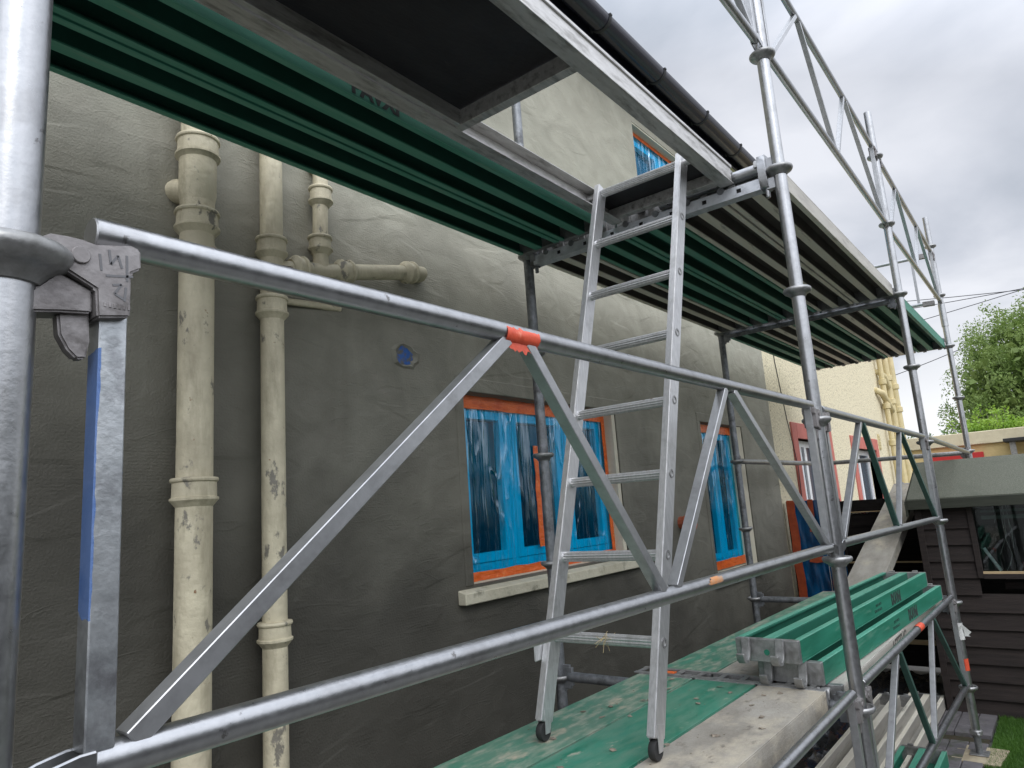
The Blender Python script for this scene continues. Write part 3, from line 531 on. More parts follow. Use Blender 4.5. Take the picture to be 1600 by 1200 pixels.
b = MB(); b.poly([(12.9, 1.72, GZ), (12.9, 1.72, .9)], .05, 14); b.lathe((12.9, 1.72, .66), (0, 0, 1), [(.05, -.06), (.08, -.05), (.08, .05), (.05, .06)], 14); b.lathe((12.9, 1.72, .9), (0, 0, 1), [(.05, -.06), (.08, -.05), (.08, .05), (.05, .06)], 14); b.build('soil_pipe', cp, gb)
lt = empty('porch', (12.5, -.5, GZ), 'small dark flat porch roof on a grey post against the cream building', 'porch')
b = MB(); b.box((12.2, -1.6, 1.33), (12.92, .12, 1.39)); b.build('roof', rubber, lt, bevel=.006)
b = MB(); b.bar((12.4, .0, GZ), (12.4, .0, 1.33), .09, .09); b.build('post', galv_dull, lt)

# ---------------------------------------------------------------- dark fence between shed and house
fn = empty('fence', (4.72, .9, GZ), 'almost black timber fence between the shed and the house corner', 'fence')
b = MB()
for k in range(12):
    b.box((4.7 + .006 * (k % 2), .22, GZ + .02 + k * .125), (4.725 + .006 * (k % 2), 1.50, GZ + .02 + k * .125 + .124))
b.build('boards', fence_dark, fn)
for z, h_ in ((.505, .006), (.035, .014), (-.67, .04)):
    b = MB(); b.bar((4.685, .23, z), (4.685, 1.28, z + .004), .02, h_, (1, 0, 0)); b.build('batten', pale_wood, fn)
for y in (.26, 1.1): b = MB(); b.box((4.73, y, GZ), (4.80, y + .07, .58)); b.build('fence_post', fence_dark, fn)
# masked gate / door set against the corner of the rendered wall
md = empty('masked_gate', (4.3, 1.35, GZ), 'narrow gate wrapped in dark blue film and orange tape at the wall corner', 'gate')
b = MB(); b.box((4.31, 1.02, GZ), (4.36, 1.50, .65)); b.build('panel', fence_dark, md)
n = 40; vs = [(4.30 - .012 * abs(noise.noise(Vector((y_ * 14, z_ * 3, 0)))) - .006 * noise.noise(Vector((y_ * 40, z_ * 10, 3))), y_, z_) for i in range(n + 1) for j in range(n + 1) for y_, z_ in [(1.03 + .44 * i / n, -.85 + 1.5 * j / n)]]
b = MB(); b.add(vs, [(i * (n + 1) + j, i * (n + 1) + j + 1, (i + 1) * (n + 1) + j + 1, (i + 1) * (n + 1) + j) for i in range(n) for j in range(n)]); b.build('masking_film', film_solid, md)
def tape_x(pts, w_, x_):       # tape on the gate, band along y/z points
    b = MB(); vs = []
    for i, (y, z) in enumerate(pts):
        y2, z2 = pts[min(i + 1, len(pts) - 1)]; y1, z1 = pts[max(i - 1, 0)]; d = Vector((y2 - y1, z2 - z1)).normalized(); nn = Vector((-d.y, d.x)) * w_ / 2
        j = .006 * noise.noise(Vector((y * 20, z * 20, 1)))
        vs += [(x_ + j, y - nn.x, z - nn.y), (x_ - j, y + nn.x, z + nn.y), (x_ + j + .004, y + nn.x, z + nn.y), (x_ + j + .004, y - nn.x, z - nn.y)]
    fs = [(o * 4 + k, o * 4 + (k + 1) % 4, o * 4 + 4 + (k + 1) % 4, o * 4 + 4 + k) for o in range(len(pts) - 1) for k in range(4)] + [(0, 1, 2, 3), (len(pts) * 4 - 1, len(pts) * 4 - 2, len(pts) * 4 - 3, len(pts) * 4 - 4)]
    b.add(vs, fs); return b.build('tape', gate_tape, md)
tape_x([(1.445 + .006 * math.sin(k * 1.7), .66 - k * .12) for k in range(13)], .075, 4.275)
tape_x([(1.265, .66), (1.27, .5), (1.275, .36)], .05, 4.277)
tape_x([(1.34, .11), (1.28, .10), (1.21, .11)], .05, 4.277)
tape_x([(1.10 + .055 * math.cos(a), -.10 + .09 * math.sin(a) + (0 if a > 0 else .12 * a)) for a in [-1.5, -1, -.5, 0, .4, .8, 1.2, 1.57, 2, 2.4, 2.8, 3.14]], .022, 4.277)
b = MB(); b.poly([(4.26, 1.17, .55), (4.26, 1.175, -.3)], .003, 6); tag(b.build('string', string_m), 'thin pale string hanging in front of the blue wrapped gate', 'string')

# added out of view to block low sky light: board fence and conifer hedge
b = MB()
for k in range(110): b.box((-9 + k * .125, -3.62 + .008 * (k % 2), GZ), (-9 + k * .125 + .12, -3.60 + .008 * (k % 2), 1.0))
tag(b.build('added_fence', wood_dark), 'tall brown board fence added behind the viewer to block low sky light', 'fence')
b = MB()
vs = []; nn = 60; mm_ = 16
for i in range(nn + 1):
    for j in range(mm_ + 1):
        a_ = math.pi * j / mm_; X = -10 + 15 * i / nn; r_ = 1.0 + .16 * noise.noise(Vector((X * 1.7, a_ * 2, 1)))
        vs.append((X, -4.8 + math.cos(a_) * .9 * r_, GZ + math.sin(a_) ** .5 * 2.7 * r_ if 0 < j < mm_ else GZ))
b.add(vs, [(i * (mm_ + 1) + j, (i + 1) * (mm_ + 1) + j, (i + 1) * (mm_ + 1) + j + 1, i * (mm_ + 1) + j + 1) for i in range(nn) for j in range(mm_)])
tag(b.build('added_hedge', mat('conifer_foliage', (.02, .035, .012), .9, 0, (.04, .06, .02), 14, 6, 1.0, 12)), 'tall dense conifer hedge added unseen behind the viewer to block low sky light', 'hedge')

# ---------------------------------------------------------------- shed
sh = empty('shed', (3.9, -.8, GZ), 'dark brown overlap timber shed with mossy felt roof', 'shed')
SX = 3.37; SY = .265
b = MB()
win_s = (-2.1, -.10, .075, .56)
zz = GZ; k = 0
while zz < .62:
    h_ = .118
    segs_ = [(-2.6, SY)]
    if zz + h_ > win_s[2] - .05: segs_ = [(win_s[1] + .03, SY), (-2.6, win_s[0] - .03)]
    for y0, y1 in segs_:
        b.add([(SX, y0, zz), (SX, y1, zz), (SX + .02, y1, zz + h_ + .01), (SX + .02, y0, zz + h_ + .01), (SX + .02, y0, zz), (SX + .02, y1, zz)], [(0, 1, 2, 3), (0, 4, 5, 1), (1, 5, 2), (0, 3, 4), (4, 3, 2, 5)])
    zz += h_; k += 1
b.build('front_wall', wood_dark, sh, smooth=False)
b = MB(); b.box((SX + .022, -2.6, GZ), (4.66, SY - .005, .6)); 
b = MB()
for (a, c) in (((SX + .022, SY - .02, GZ), (4.66, SY - .002, .62)), ((4.64, -2.6, GZ), (4.66, SY - .02, .62)), ((SX + .022, -2.6, GZ), (4.66, -2.58, .62))): b.box(a, c)
b.build('side_wall', wood_dark, sh)
b = MB(); b.box((SX - .012, SY - .04, GZ), (SX + .0, SY + .004, .6)); b.build('corner_board', wood_dark, sh, bevel=.002)
b = MB(); b.add([(3.30, -2.8, .61), (4.02, -2.8, .895), (4.74, -2.8, .61), (3.30, .295, .61), (4.02, .295, .895), (4.74, .295, .61), (3.30, -2.8, .625), (4.02, -2.8, .91), (4.74, -2.8, .625), (3.30, .295, .625), (4.02, .295, .91), (4.74, .295, .625)],
      [(0, 1, 4, 3), (1, 2, 5, 4), (6, 9, 10, 7), (7, 10, 11, 8), (0, 3, 9, 6), (2, 8, 11, 5), (0, 6, 7, 1), (1, 7, 8, 2), (3, 4, 10, 9), (4, 5, 11, 10)])
ro_ = b.build('roof', felt, sh, smooth=False)
b = MB(); b.box((3.285, -2.8, .548), (3.302, .297, .618)); b.build('fascia_board', fascia_m, sh, bevel=.002)
b = MB(); b.add([(3.285, .297, .50), (3.285, .297, .60), (4.02, .297, .89), (4.755, .297, .60), (4.755, .297, .50), (4.02, .297, .78)] + [(x_, .312, z_) for x_, z_ in ((3.285, .50), (3.285, .60), (4.02, .89), (4.755, .60), (4.755, .50), (4.02, .78))], [(0, 5, 2, 1), (5, 4, 3, 2), (6, 7, 8, 11), (11, 8, 9, 10), (0, 1, 7, 6), (1, 2, 8, 7), (2, 3, 9, 8), (3, 4, 10, 9), (4, 5, 11, 10), (5, 0, 6, 11)])
b.build('bargeboard', fascia_m, sh)
y0, y1, z0, z1 = win_s
b = MB()
for (ya, yb, za, zb) in ((y1, y1 + .035, z0 - .03, z1), (y0 - .035, y0, z0 - .03, z1), (y0, y1, z0 - .035, z0)): b.box((SX - .008, ya, za), (SX + .05, yb, zb))
swin = b.build('window', wood_dark, sh, bevel=.002)
b = MB(); b.box((SX + .0, y0, z0), (SX + .03, y1, z0 + .014)); b.build('glazing_bead', pale_wood, swin)
gm = bpy.data.materials.new('clear_shed_glass'); gm.use_nodes = True; t_ = gm.node_tree; t_.nodes.remove(t_.nodes['Principled BSDF'])
tr_ = nd(t_, 'ShaderNodeBsdfTransparent'); tr_.inputs[0].default_value = (.75, .82, .8, 1); gl_ = nd(t_, 'ShaderNodeBsdfGlossy'); gl_.inputs['Roughness'].default_value = .02; ms_ = nd(t_, 'ShaderNodeMixShader'); fr_ = nd(t_, 'ShaderNodeFresnel'); fr_.inputs[0].default_value = 1.5
t_.links.new(fr_.outputs[0], ms_.inputs[0]); t_.links.new(tr_.outputs[0], ms_.inputs[1]); t_.links.new(gl_.outputs[0], ms_.inputs[2]); t_.links.new(ms_.outputs[0], t_.nodes['Material Output'].inputs[0])
b = MB(); b.box((SX + .034, y0, z0), (SX + .038, y1, z1)); b.build('pane', gm, swin)
b = MB(); b.box((SX + .03, y0 - .3, z1), (SX + .05, y1 + .3, .62)); b.build('lintel', wood_dark, sh)
# things inside the shed, seen through the glass
b = MB(); b.tube((SX + .058, -.125, .25), (SX + .056, -.205, .09), .011, 12); tag(b.build('white_tube', mat('white_plastic', (.85, .86, .88), .4)), 'slanted white plastic tube inside the shed window', 'tube')
b = MB(); b.box((SX + .16, -1.6, -.05), (SX + .65, -.2, .0)); 
tag(b.build('workbench', wood_dark, bevel=.004), 'dark workbench top inside the shed behind the window', 'workbench')
strings = [[(-.26, .56), (-.262, .45), (-.265, .30), (-.285, .2), (-.262, .12)], [(-.28, .56), (-.275, .42), (-.27, .33), (-.24, .26), (-.215, .2)], [(-.30, .56), (-.30, .40), (-.305, .30), (-.30, .24)], [(-.24, .56), (-.23, .48), (-.215, .42)], [(-.225, .56), (-.222, .5)], [(-.27, .15), (-.25, .11), (-.235, .085)], [(-.30, .44), (-.31, .36), (-.306, .32)]]
b = MB()
for s in strings: b.poly([(SX + .10, y, z) for y, z in s], .0016, 6)
tag(b.build('string_lights', string_m), 'pale dangling wires and strings inside the shed window', 'wires')
b = MB(); b.box((SX + .08, -.14, .45), (SX + .14, -.9, .475)); b.box((SX + .08, -.14, .50), (SX + .14, -.9, .515)); tag(b.build('shelf', mat('greenish_shelf', (.08, .11, .09), .6)), 'grey green shelf rails high inside the shed window', 'shelf')
b = MB()
vs = []
for i in range(16):
    for j in range(12):
        vs.append((SX + .12 + .2 * j / 11, -.33 - .6 * i / 15, .08 + .13 * abs(noise.noise(Vector((i * .3, j * .3, 2)))) + .04 * noise.noise(Vector((i, j, 0)))))
b.add(vs, [(i * 12 + j, (i + 1) * 12 + j, (i + 1) * 12 + j + 1, i * 12 + j + 1) for i in range(15) for j in range(11)]); tag(b.build('red_cloth', mat('dark_red_cloth', (.09, .012, .02), .8)), 'crumpled dark red cloth behind the shed glass', 'cloth')

# ---------------------------------------------------------------- foliage
def leaf_cloud(b, c, rad, n, size, drop=0.0, elong=2.0):
    for _ in range(n):
        d = Vector((random.gauss(0, 1), random.gauss(0, 1), random.gauss(0, 1))).normalized() * (random.random() ** .5)
        p = Vector(c) + Vector((d.x * rad[0], d.y * rad[1], d.z * rad[2])); a = Vector((random.gauss(0, 1), random.gauss(0, 1), random.gauss(0, 1) - drop)).normalized(); s_ = a.orthogonal().normalized(); s_ = Matrix.Rotation(random.uniform(0, 6.28), 3, a) @ s_
        l_ = size * random.uniform(.6, 1.3); w_ = l_ / elong
        b.add([p, p + a * l_ * .5 + s_ * w_ * .5, p + a * l_, p + a * l_ * .5 - s_ * w_ * .5], [(0, 1, 2, 3)])
tree = empty('birch_tree', (29, -2.6, GZ), 'large drooping light green tree behind the hedge', 'tree')
TC = Vector((29, -1.9, 3.6))
b = MB(); b.lathe((29, -2.6, GZ), (0, 0, 1), [(.34, 0), (.25, 1.5), (.2, 3.5), (.1, 6.0), (.03, 7.4)], 12); b.build('trunk', bark, tree)
limb = MB(); leafb = MB()
for _ in range(9000):
    d = Vector((random.gauss(0, 1), random.gauss(0, 1), random.gauss(0, 1))).normalized() * random.random() ** .4
    leaf_cloud(leafb, TC + Vector((d.x * 2.6, d.y * 4.1, d.z * 3.4 - .2)), (.1, .1, .1), 1, .34, .2, 1.3)
clumps = []
rs = random.Random(3)
for i in range(1150):
    while True:
        d = Vector((rs.uniform(-1, 1), rs.uniform(-1, 1), rs.uniform(-1, 1)))
        if .25 < d.length < 1: break
    wob = 1 + .16 * noise.noise(d.normalized() * 2.3) 
    p = TC + Vector((d.x * 3.2, d.y * 4.7, d.z * 3.9)) * wob
    if p.z < 1.2: continue
    clumps.append((p, d.length))
for p, r_ in clumps:
    k = rs.uniform(.28, .5); leaf_cloud(leafb, p, (k, k, k * .8), 84, .10, .3)
    for s_ in range(3):        # weeping strands
        q = p + Vector((rs.uniform(-k, k), rs.uniform(-k, k), -k * .4)); leaf_cloud(leafb, q + Vector((0, 0, -.35)), (.10, .10, .5), 16, .10, 1.5)
for i in range(16):
    p, _ = clumps[i * 21 % len(clumps)]; s0 = Vector((29, -2.6, 1.2 + (i % 8) * .6)); mid = s0.lerp(p, .5) + Vector((0, 0, .5)); limb.poly([s0, mid, p], .05, 7)
limb.build('limb', bark, tree); leafb.build('crown', leaf_birch, tree, smooth=False)
# hedge on top of the garden building line
hd = empty('hedge', (16, 0, GZ), 'bright green hedge growing over the garden building wall', 'hedge')
b = MB(); rs = random.Random(5)
for i in range(150):
    y_ = rs.uniform(-5, 1.25); leaf_cloud(b, (18.5 + rs.uniform(-.3, .3), y_, 1.93 + rs.uniform(-.1, .12) + max(0, .25 - y_) * .05), (.25, .22, .17), 60, .07)
b.build('foliage', leaf_hedge, hd, smooth=False)
b = MB(); b.box((18.35, -5, GZ), (18.7, 1.2, 1.85)); b.build('hedge_core', leaf_shrub, hd)
def shrub(c, h, k, m_, lab, nm, seed, r_=.3):
    rs = random.Random(seed); e_ = empty(nm, (c[0], c[1], GZ), lab, 'shrub'); st = MB(); lf = MB()
    for i in range(k):
        tip = Vector((c[0] + rs.gauss(0, r_), c[1] + rs.gauss(0, r_), c[2] + h * rs.uniform(.4, 1))); base = Vector((c[0] + rs.gauss(0, r_ * .3), c[1] + rs.gauss(0, r_ * .3), GZ)); mid = base.lerp(tip, .6) + Vector((rs.gauss(0, .05), rs.gauss(0, .05), 0))
        st.poly([base, mid, tip], .007, 5)
        for q in range(5): leaf_cloud(lf, mid.lerp(tip, q / 4), (.11, .11, .10), 16, .085)
    st.build('stem', bark, e_); lf.build('foliage', m_, e_, smooth=False)
shrub((19, .55, 1.6), .95, 26, leaf_hedge, 'tall yellow green bush standing above the hedge', 'bush', 1)
shrub((19, 1.75, 1.5), .5, 12, leaf_shrub, 'sparse dark green shrub left of the bright hedge', 'bush', 2)
shrub((19, 1.15, 1.55), .75, 12, leaf_hedge, 'upright leafy sprig between sparse shrub and hedge', 'bush', 4, .18)
shrub((19, 2.5, 1.35), .6, 14, leaf_shrub, 'small shrub beside the cream house pipes', 'bush', 6, .25)
shrub((12.0, -.92, 1.3), 1.05, 22, leaf_hedge, 'pale green leafy bush at the right edge of the view', 'bush', 8, .2)
# overhead cables
for (a, c, lab) in ((((30, 6, 7.0)), (30, -14, 10.2), 'thick overhead cable rising to the right across the sky'), ((30, 5, 8.45), (30, -14, 6.9), 'thin overhead cable sloping down to the right behind the scaffold top'), ((30, 5, 7.95), (30, -14, 8.3), 'nearly level thin overhead cable in the grey sky'), ((30, 7.9, 4.6), (30, -2, 7.2), 'faint cable rising steeply behind the end of the upper deck')):
    a = Vector(a); c = Vector(c); b = MB(); b.poly([a.lerp(c, t / 12) - Vector((0, 0, .35 * 4 * (t / 12) * (1 - t / 12))) for t in range(13)], .014, 6); tag(b.build('overhead_cable', cable_m), lab, 'cable')

# ---------------------------------------------------------------- scaffold
RB = .02415
RING = [(RB - .002, -.026), (RB + .003, -.025), (.033, -.017), (.040, -.012), (.0465, -.009), (.0505, -.003), (.0515, .002), (.0500, .007), (.0465, .010), (.0430, .009), (.0400, .004), (.036, -.001), (.030, -.004), (RB - .002, -.005)]
def ring_at(z, parent, src=[None]):
    if src[0] is None:
        b = MB(); b.lathe((0, 0, 0), (0, 0, 1), RING, 36, ends=False); o = b.build('ring_collar', galv_dull); src[0] = o.data; col.objects.unlink(o)
    o = bpy.data.objects.new('ring_collar', src[0]); col.objects.link(o); o.parent = parent; o.location = (0, 0, z); return o
def standard(x, y, z0, z1, lab, mt=galv, rings=range(-1, 7), sleeve=None, base=True, dx=0, dy=0, rz=0):
    o = empty('scaffold_post', (x, y, 0), lab, 'scaffold post')
    b = MB(); b.tube((0, 0, z0), (dx, dy, z1), RB, 32, hollow=True); b.build('tube', mt, o).location = (0, 0, 0)
    for c in o.children: c.matrix_parent_inverse = Matrix()
    for k in rings: ring_at(.5 * k, o)
    if sleeve:
        for s_ in sleeve: b = MB(); b.lathe((0, 0, s_), (0, 0, 1), [(RB, -.17), (RB + .005, -.168), (RB + .005, .048), (RB, .05)], 28); q = b.build('sleeve', galv, o); q.matrix_parent_inverse = Matrix()
    if base:
        b = MB(); b.tube((0, 0, GZ + .01), (0, 0, z0 + .02), .019, 20); q = b.build('jack_screw', galv_dark, o); q.matrix_parent_inverse = Matrix()
        b = MB(); b.lathe((0, 0, z0 - .01), (0, 0, 1), [(.02, -.018), (.034, -.016), (.034, .008), (.02, .012)], 20); b.bar((-.07, -.02, z0 - .012), (.07, .02, z0 - .006), .016, .012); q = b.build('jack_nut', galv_dull, o, bevel=.002); q.matrix_parent_inverse = Matrix()
        b = MB(); b.box((-.05, -.05, GZ + .024), (.05, .05, GZ + .030)); q = b.build('base_plate', galv_dull, o, bevel=.002); q.matrix_parent_inverse = Matrix()
    return o
BAY = 2.5; W = 1.25
X0 = -2.529
P0 = standard(X0, 0, -.72, 3.35, 'nearest thick steel scaffold post cut by the left edge')
P1 = standard(0, 0, -.72, 3.35, 'outer scaffold post just right of the ladder, second from the left', sleeve=None)
P2 = standard(BAY, 0, -.74, 3.34, 'outer scaffold post with orange tape near its foot in front of the shed')
P3 = standard(5.0, 0, -.72, 3.30, 'farthest outer scaffold post standing behind the shed roof', sleeve=(2.36,))
I1 = standard(0, W, -.72, 3.12, 'inner scaffold post in front of the large blue window', galv_dark)
I2 = standard(BAY, W, -.72, 2.08, 'inner scaffold post in front of the narrow blue window', galv_dark, rings=range(-1, 5))
I3 = standard(5.0, W, -.72, 2.08, 'inner scaffold post at the far end by the cream house', galv_dark, rings=range(-1, 5))
I0 = standard(-2.5, W, -.72, 3.1, 'inner scaffold post hidden beyond the left edge', galv_dark) if False else None
# wooden sole pad under P2
b = MB(); b.add([(BAY - .16, -.11, GZ + .002), (BAY + .14, -.14, GZ + .002), (BAY + .15, .12, GZ + .002), (BAY - .15, .14, GZ + .002), (BAY - .16, -.11, GZ + .022), (BAY + .14, -.14, GZ + .022), (BAY + .15, .12, GZ + .022), (BAY - .15, .14, GZ + .022)], [(0, 3, 2, 1), (4, 5, 6, 7), (0, 1, 5, 4), (1, 2, 6, 5), (2, 3, 7, 6), (3, 0, 4, 7)])
tag(b.build('sole_board', mat('pale_plywood', (.42, .36, .25), .8, 0, (.3, .25, .17), 12, 6, .1, 40), bevel=.003), 'square pale plywood pad under the post before the shed', 'board')

# guard rail frames
CAST = [(-.002, .0), (.001, .010), (.010, .016), (.023, .017), (.036, .017), (.047, .015), (.079, .022), (.087, .020), (.088, 0), (.079, -.006), (.079, -.050), (.050, -.055), (.048, -.028), (.018, -.013)]
JAW = [(-.002, -.038), (-.001, -.057), (.023, -.053), (.048, -.050), (.048, -.028), (.019, -.016)]
TONG = [(.022, -.053), (.024, -.072), (.031, -.085), (.039, -.093), (.047, -.092), (.050, -.075), (.048, -.043)]
def guard(xa, xb, za, zb_, lab, zA=(None, None), zB=(None, None), heads=(1, 1), dgreen=(), y=0.0, rt_=.0168, mv=None, lattice=True):
    """za = lower rail height, zb_ = upper rail height; zA/zB override (lower, upper) at the two ends"""
    La, Ua = (zA[0] or za), (zA[1] or zb_); Lb, Ub = (zB[0] or za), (zB[1] or zb_)
    o = empty('guard_rail', (xa, y, za), lab, 'guard rail')
    xs, xe = xa + .068, xb - .08
    zU = lambda x: Ua + (Ub - Ua) * (x - xa) / (xb - xa)
    zL = lambda x: La + (Lb - La) * (x - xa) / (xb - xa)
    b = MB(); b.tube((xs - .002, y, zU(xs)), (xe + .012, y, zU(xe)), rt_, 28); b.build('top_rail', galv, o)
    b = MB(); b.tube((xs + .01, y, zL(xs)), (xe + .02, y, zL(xe)), rt_, 28); b.build('bottom_rail', galv, o)
    for k, x in enumerate((xs + .017, xe - .012)):
        b = MB(); b.bar((x, y, zL(x) + .012), (x, y, zU(x) - .012), .025, .025, (1, 0, 0)); b.build('end_post', mv if (mv and k == 0) else brace_steel, o, bevel=.0013)
    f = (xb - xa) / 2.5
    nodes = [(xs + .045, 0), (xa + .69 * f, 1), (xa + .745 * f, 1), (xa + 1.15 * f, 0), (xa + 1.21 * f, 0), (xa + 1.625 * f, 1), (xa + 1.68 * f, 1), (xe - .035, 0)]
    for k in range(4):
        (x1, t1_), (x2, t2_) = nodes[2 * k], nodes[2 * k + 1]
        p = Vector((x1, y, (zU(x1) - .012) if t1_ else (zL(x1) + .012))); q = Vector((x2, y, (zU(x2) - .012) if t2_ else (zL(x2) + .012)))
        b = MB(); b.bar(p, q, .024, .021, (0, 1, 0)); b.build('brace', green_paint if k in dgreen else brace_steel, o, bevel=.0011)
        for e_ in (p, q):
            wz = MB(); wz.lathe(e_ + Vector((0, 0, .004 if e_.z > (za + zb_) / 2 else -.004)), (q - p), [(.010, -.012), (.0155, -.004), (.0155, .004), (.010, .012)], 12)
    for k, (x, s, hz) in enumerate(((xa + .016, 1, 1), (xb - .016, -1, 1))):
        if not heads[k]: continue
        zz = (zU(x) - .033)
        b = MB(); b.prism([(x + s * u, zz + v) for u, v in CAST], y - .024, y + .020); hd_ = b.build('coupler', cast_m, o, bevel=.002, segs=2)
        b = MB(); b.prism([(x + s * u, zz + v) for u, v in JAW], y - .017, y + .013); b.build('jaw', cast_m, hd_, bevel=.002, segs=2)
        b = MB(); b.prism([(x + s * u, zz + v) for u, v in TONG], y - .010, y + .004); b.build('wedge', cast_m, hd_, bevel=.002, segs=2)
        b = MB(); b.lathe((x + s * .034, y - .024, zz + .001), (0, -1, 0), [(.0085, -.002), (.0083, .0015), (.0075, .0025)], 18); b.build('rivet', cast_m, hd_)
        x2 = x; zz = zL(x)
        b = MB(); b.prism([(x2 + s * u, zz + v) for u, v in ((.008, -.012), (.012, .004), (.030, .010), (.052, .014), (.066, .014), (.066, -.016), (.030, -.026), (.014, -.03))], y - .017, y - .012)
        b.prism([(x2 + s * u, zz + v) for u, v in ((.008, -.012), (.012, .004), (.030, .010), (.052, .014), (.066, .014), (.066, -.016), (.030, -.026), (.014, -.03))], y + .012, y + .017); b.build('lower_bracket', galv, o, bevel=.0015)
    return o
G1 = guard(X0, 0, .560, 1.042, 'guard rail across the foreground with orange tape on its top tube', zA=(.562, 1.040), zB=(.545, 1.052), mv=blue_post)
G2 = guard(0, BAY, .55, 1.045, 'guard rail right of the ladder with two dark green braces', zB=(.515, 1.035), dgreen=(1, 3))
G3 = None
G4 = guard(0, BAY, 2.548, 3.10, 'upper guard rail against the sky above the deck, nearer bay', zB=(2.50, 3.05))
G5 = guard(BAY, 5, 2.47, 3.02, 'upper guard rail against the sky above the deck, far bay', zA=(2.48, 3.03), zB=(2.44, 2.93))
G6 = guard(X0, 0, 2.49, 3.05, 'upper guard rail touching the top edge above the gutter', zB=(2.54, 3.10))
G7 = guard(X0, 0, -.45, .052, 'lowest guard rail beside the beige plank at the bottom edge', zB=(-.45, .06))
G8 = guard(0, BAY, -.43, .058, 'lowest guard rail beside the stacked green planks with orange mark', zA=(-.42, .065), zB=(-.48, .037), dgreen=(1, 3))
# felt pen scribbles and cast marks on the nearest coupler
cp0 = [c for c in G1.children if c.name.startswith('coupler')][0]
cx, cz, cy = X0 + .016, 1.0405 - .033, -.0243
b = MB()
for st in ([(.058, .012), (.060, -.002), (.066, .008), (.070, -.004)], [(.074, .010), (.075, -.016)], [(.056, -.014), (.080, -.010)], [(.062, -.022), (.070, -.020), (.064, -.030), (.072, -.034)], [(.050, .006), (.052, -.010)], [(.074, -.022), (.073, -.036)]):
    for (u0, v0), (u1, v1) in zip(st[:-1], st[1:]): b.bar((cx + u0, cy, cz + v0), (cx + u1, cy, cz + v1), .0003, .0022)
b.build('pen_marks', mat('blurred_pen_ink', (.135, .135, .14), .6), cp0, smooth=False)
b = MB()
for k in range(6): b.box((cx + .055 + k * .0042, cy - .0004, cz - .0445), (cx + .0575 + k * .0042, cy + .001, cz - .0400 + (k % 2) * .0008))
b.build('cast_marks', cast_m, cp0, bevel=.0004)
# end guard across the far end, and simple tubes
o = empty('end_guard_rail', (5, 0, 2.44), 'light lattice guard rail across the far end above the deck', 'guard rail')
b = MB(); b.tube((5, .06, 2.92), (5, 1.2, 2.95), .0168, 18); b.build('top_rail', galv, o)
b = MB(); b.tube((5, .06, 2.45), (5, 1.2, 2.46), .0168, 18); b.build('bottom_rail', galv, o)
b = MB(); b.bar((5, .18, 2.46), (5, .18, 2.93), .022, .022, (1, 0, 0)); b.build('end_post', galv, o)
b = MB(); b.bar((5, .42, 2.46), (5, 1.0, 2.94), .02, .02, (1, 0, 0)); b.build('brace', galv, o)
for z in (2.93, 2.45): b = MB(); b.bar((5, .05, z - .01), (5, .15, z - .005), .04, .05, (1, 0, 0)); b.build('coupler', cast_m, o, bevel=.004)
def tube_thing(name, p, q, r, mt, lab, cat, claws=True, claw_dir=None):
    o = empty(name, p, lab, cat); b = MB(); b.tube(p, q, r, 24); b.build('tube', mt, o)
    if claws:
        d = (Vector(q) - Vector(p)).normalized()
        for e_, s in ((Vector(p), 1), (Vector(q), -1)):
            c = e_ - d * s * .012
            b = MB(); b.bar(c - d * s * .03 + Vector((0, 0, .028)), c + d * s * .03 + Vector((0, 0, .024)), .018, .03, d.cross(Vector((0, 0, 1)))); b.bar(c - d * s * .03 + Vector((0, 0, -.032)), c + d * s * .03 + Vector((0, 0, -.026)), .018, .022, d.cross(Vector((0, 0, 1)))); b.bar(c + Vector((0, 0, -.05)), c + Vector((0, 0, .05)), .016, .038, d.cross(Vector((0, 0, 1))))
            b.tube(c + Vector((0, 0, -.06)) - d * s * .01, c + Vector((0, 0, .02)) - d * s * .01, .007, 10); b.build('coupler', cast_m if mt is not galv_dark else galv_dark, o, bevel=.003)
    return o
tube_thing('rail_tube', (BAY + .05, W, 1.0), (5 - .05, W, 1.0), .021, galv_dull, 'single tube rail along the wall in front of the red window surround', 'tube')
tube_thing('rail_tube', (BAY + .07, 0, 1.035), (4.95, 0, .985), .0175, galv, 'single tube rail running behind the shed roof to the last post', 'tube')
tube_thing('rail_tube', (5, W - .05, 1.005), (5, .05, .985), .021, galv_dull, 'single tube rail crossing the far end below the cream house pipes', 'tube')
tube_thing('transom', (0, .06, 0), (0, W - .05, .005), .021, galv_dark, 'cross tube under the lower deck behind the ladder', 'scaffold tube')
tube_thing('transom', (BAY, .06, -.01), (BAY, W - .05, -.005), .021, galv_dark, 'cross tube beside the narrow window at lower deck level', 'scaffold tube')
tube_thing('transom', (BAY, .06, 1.965), (BAY, W - .05, 1.965), .020, galv_dark, 'dark cross tube under the striped upper deck', 'scaffold tube')
tube_thing('transom', (5, .06, 2.035), (5, W - .05, 2.035), .020, galv_dark, 'cross tube at the far end of the upper deck', 'scaffold tube')
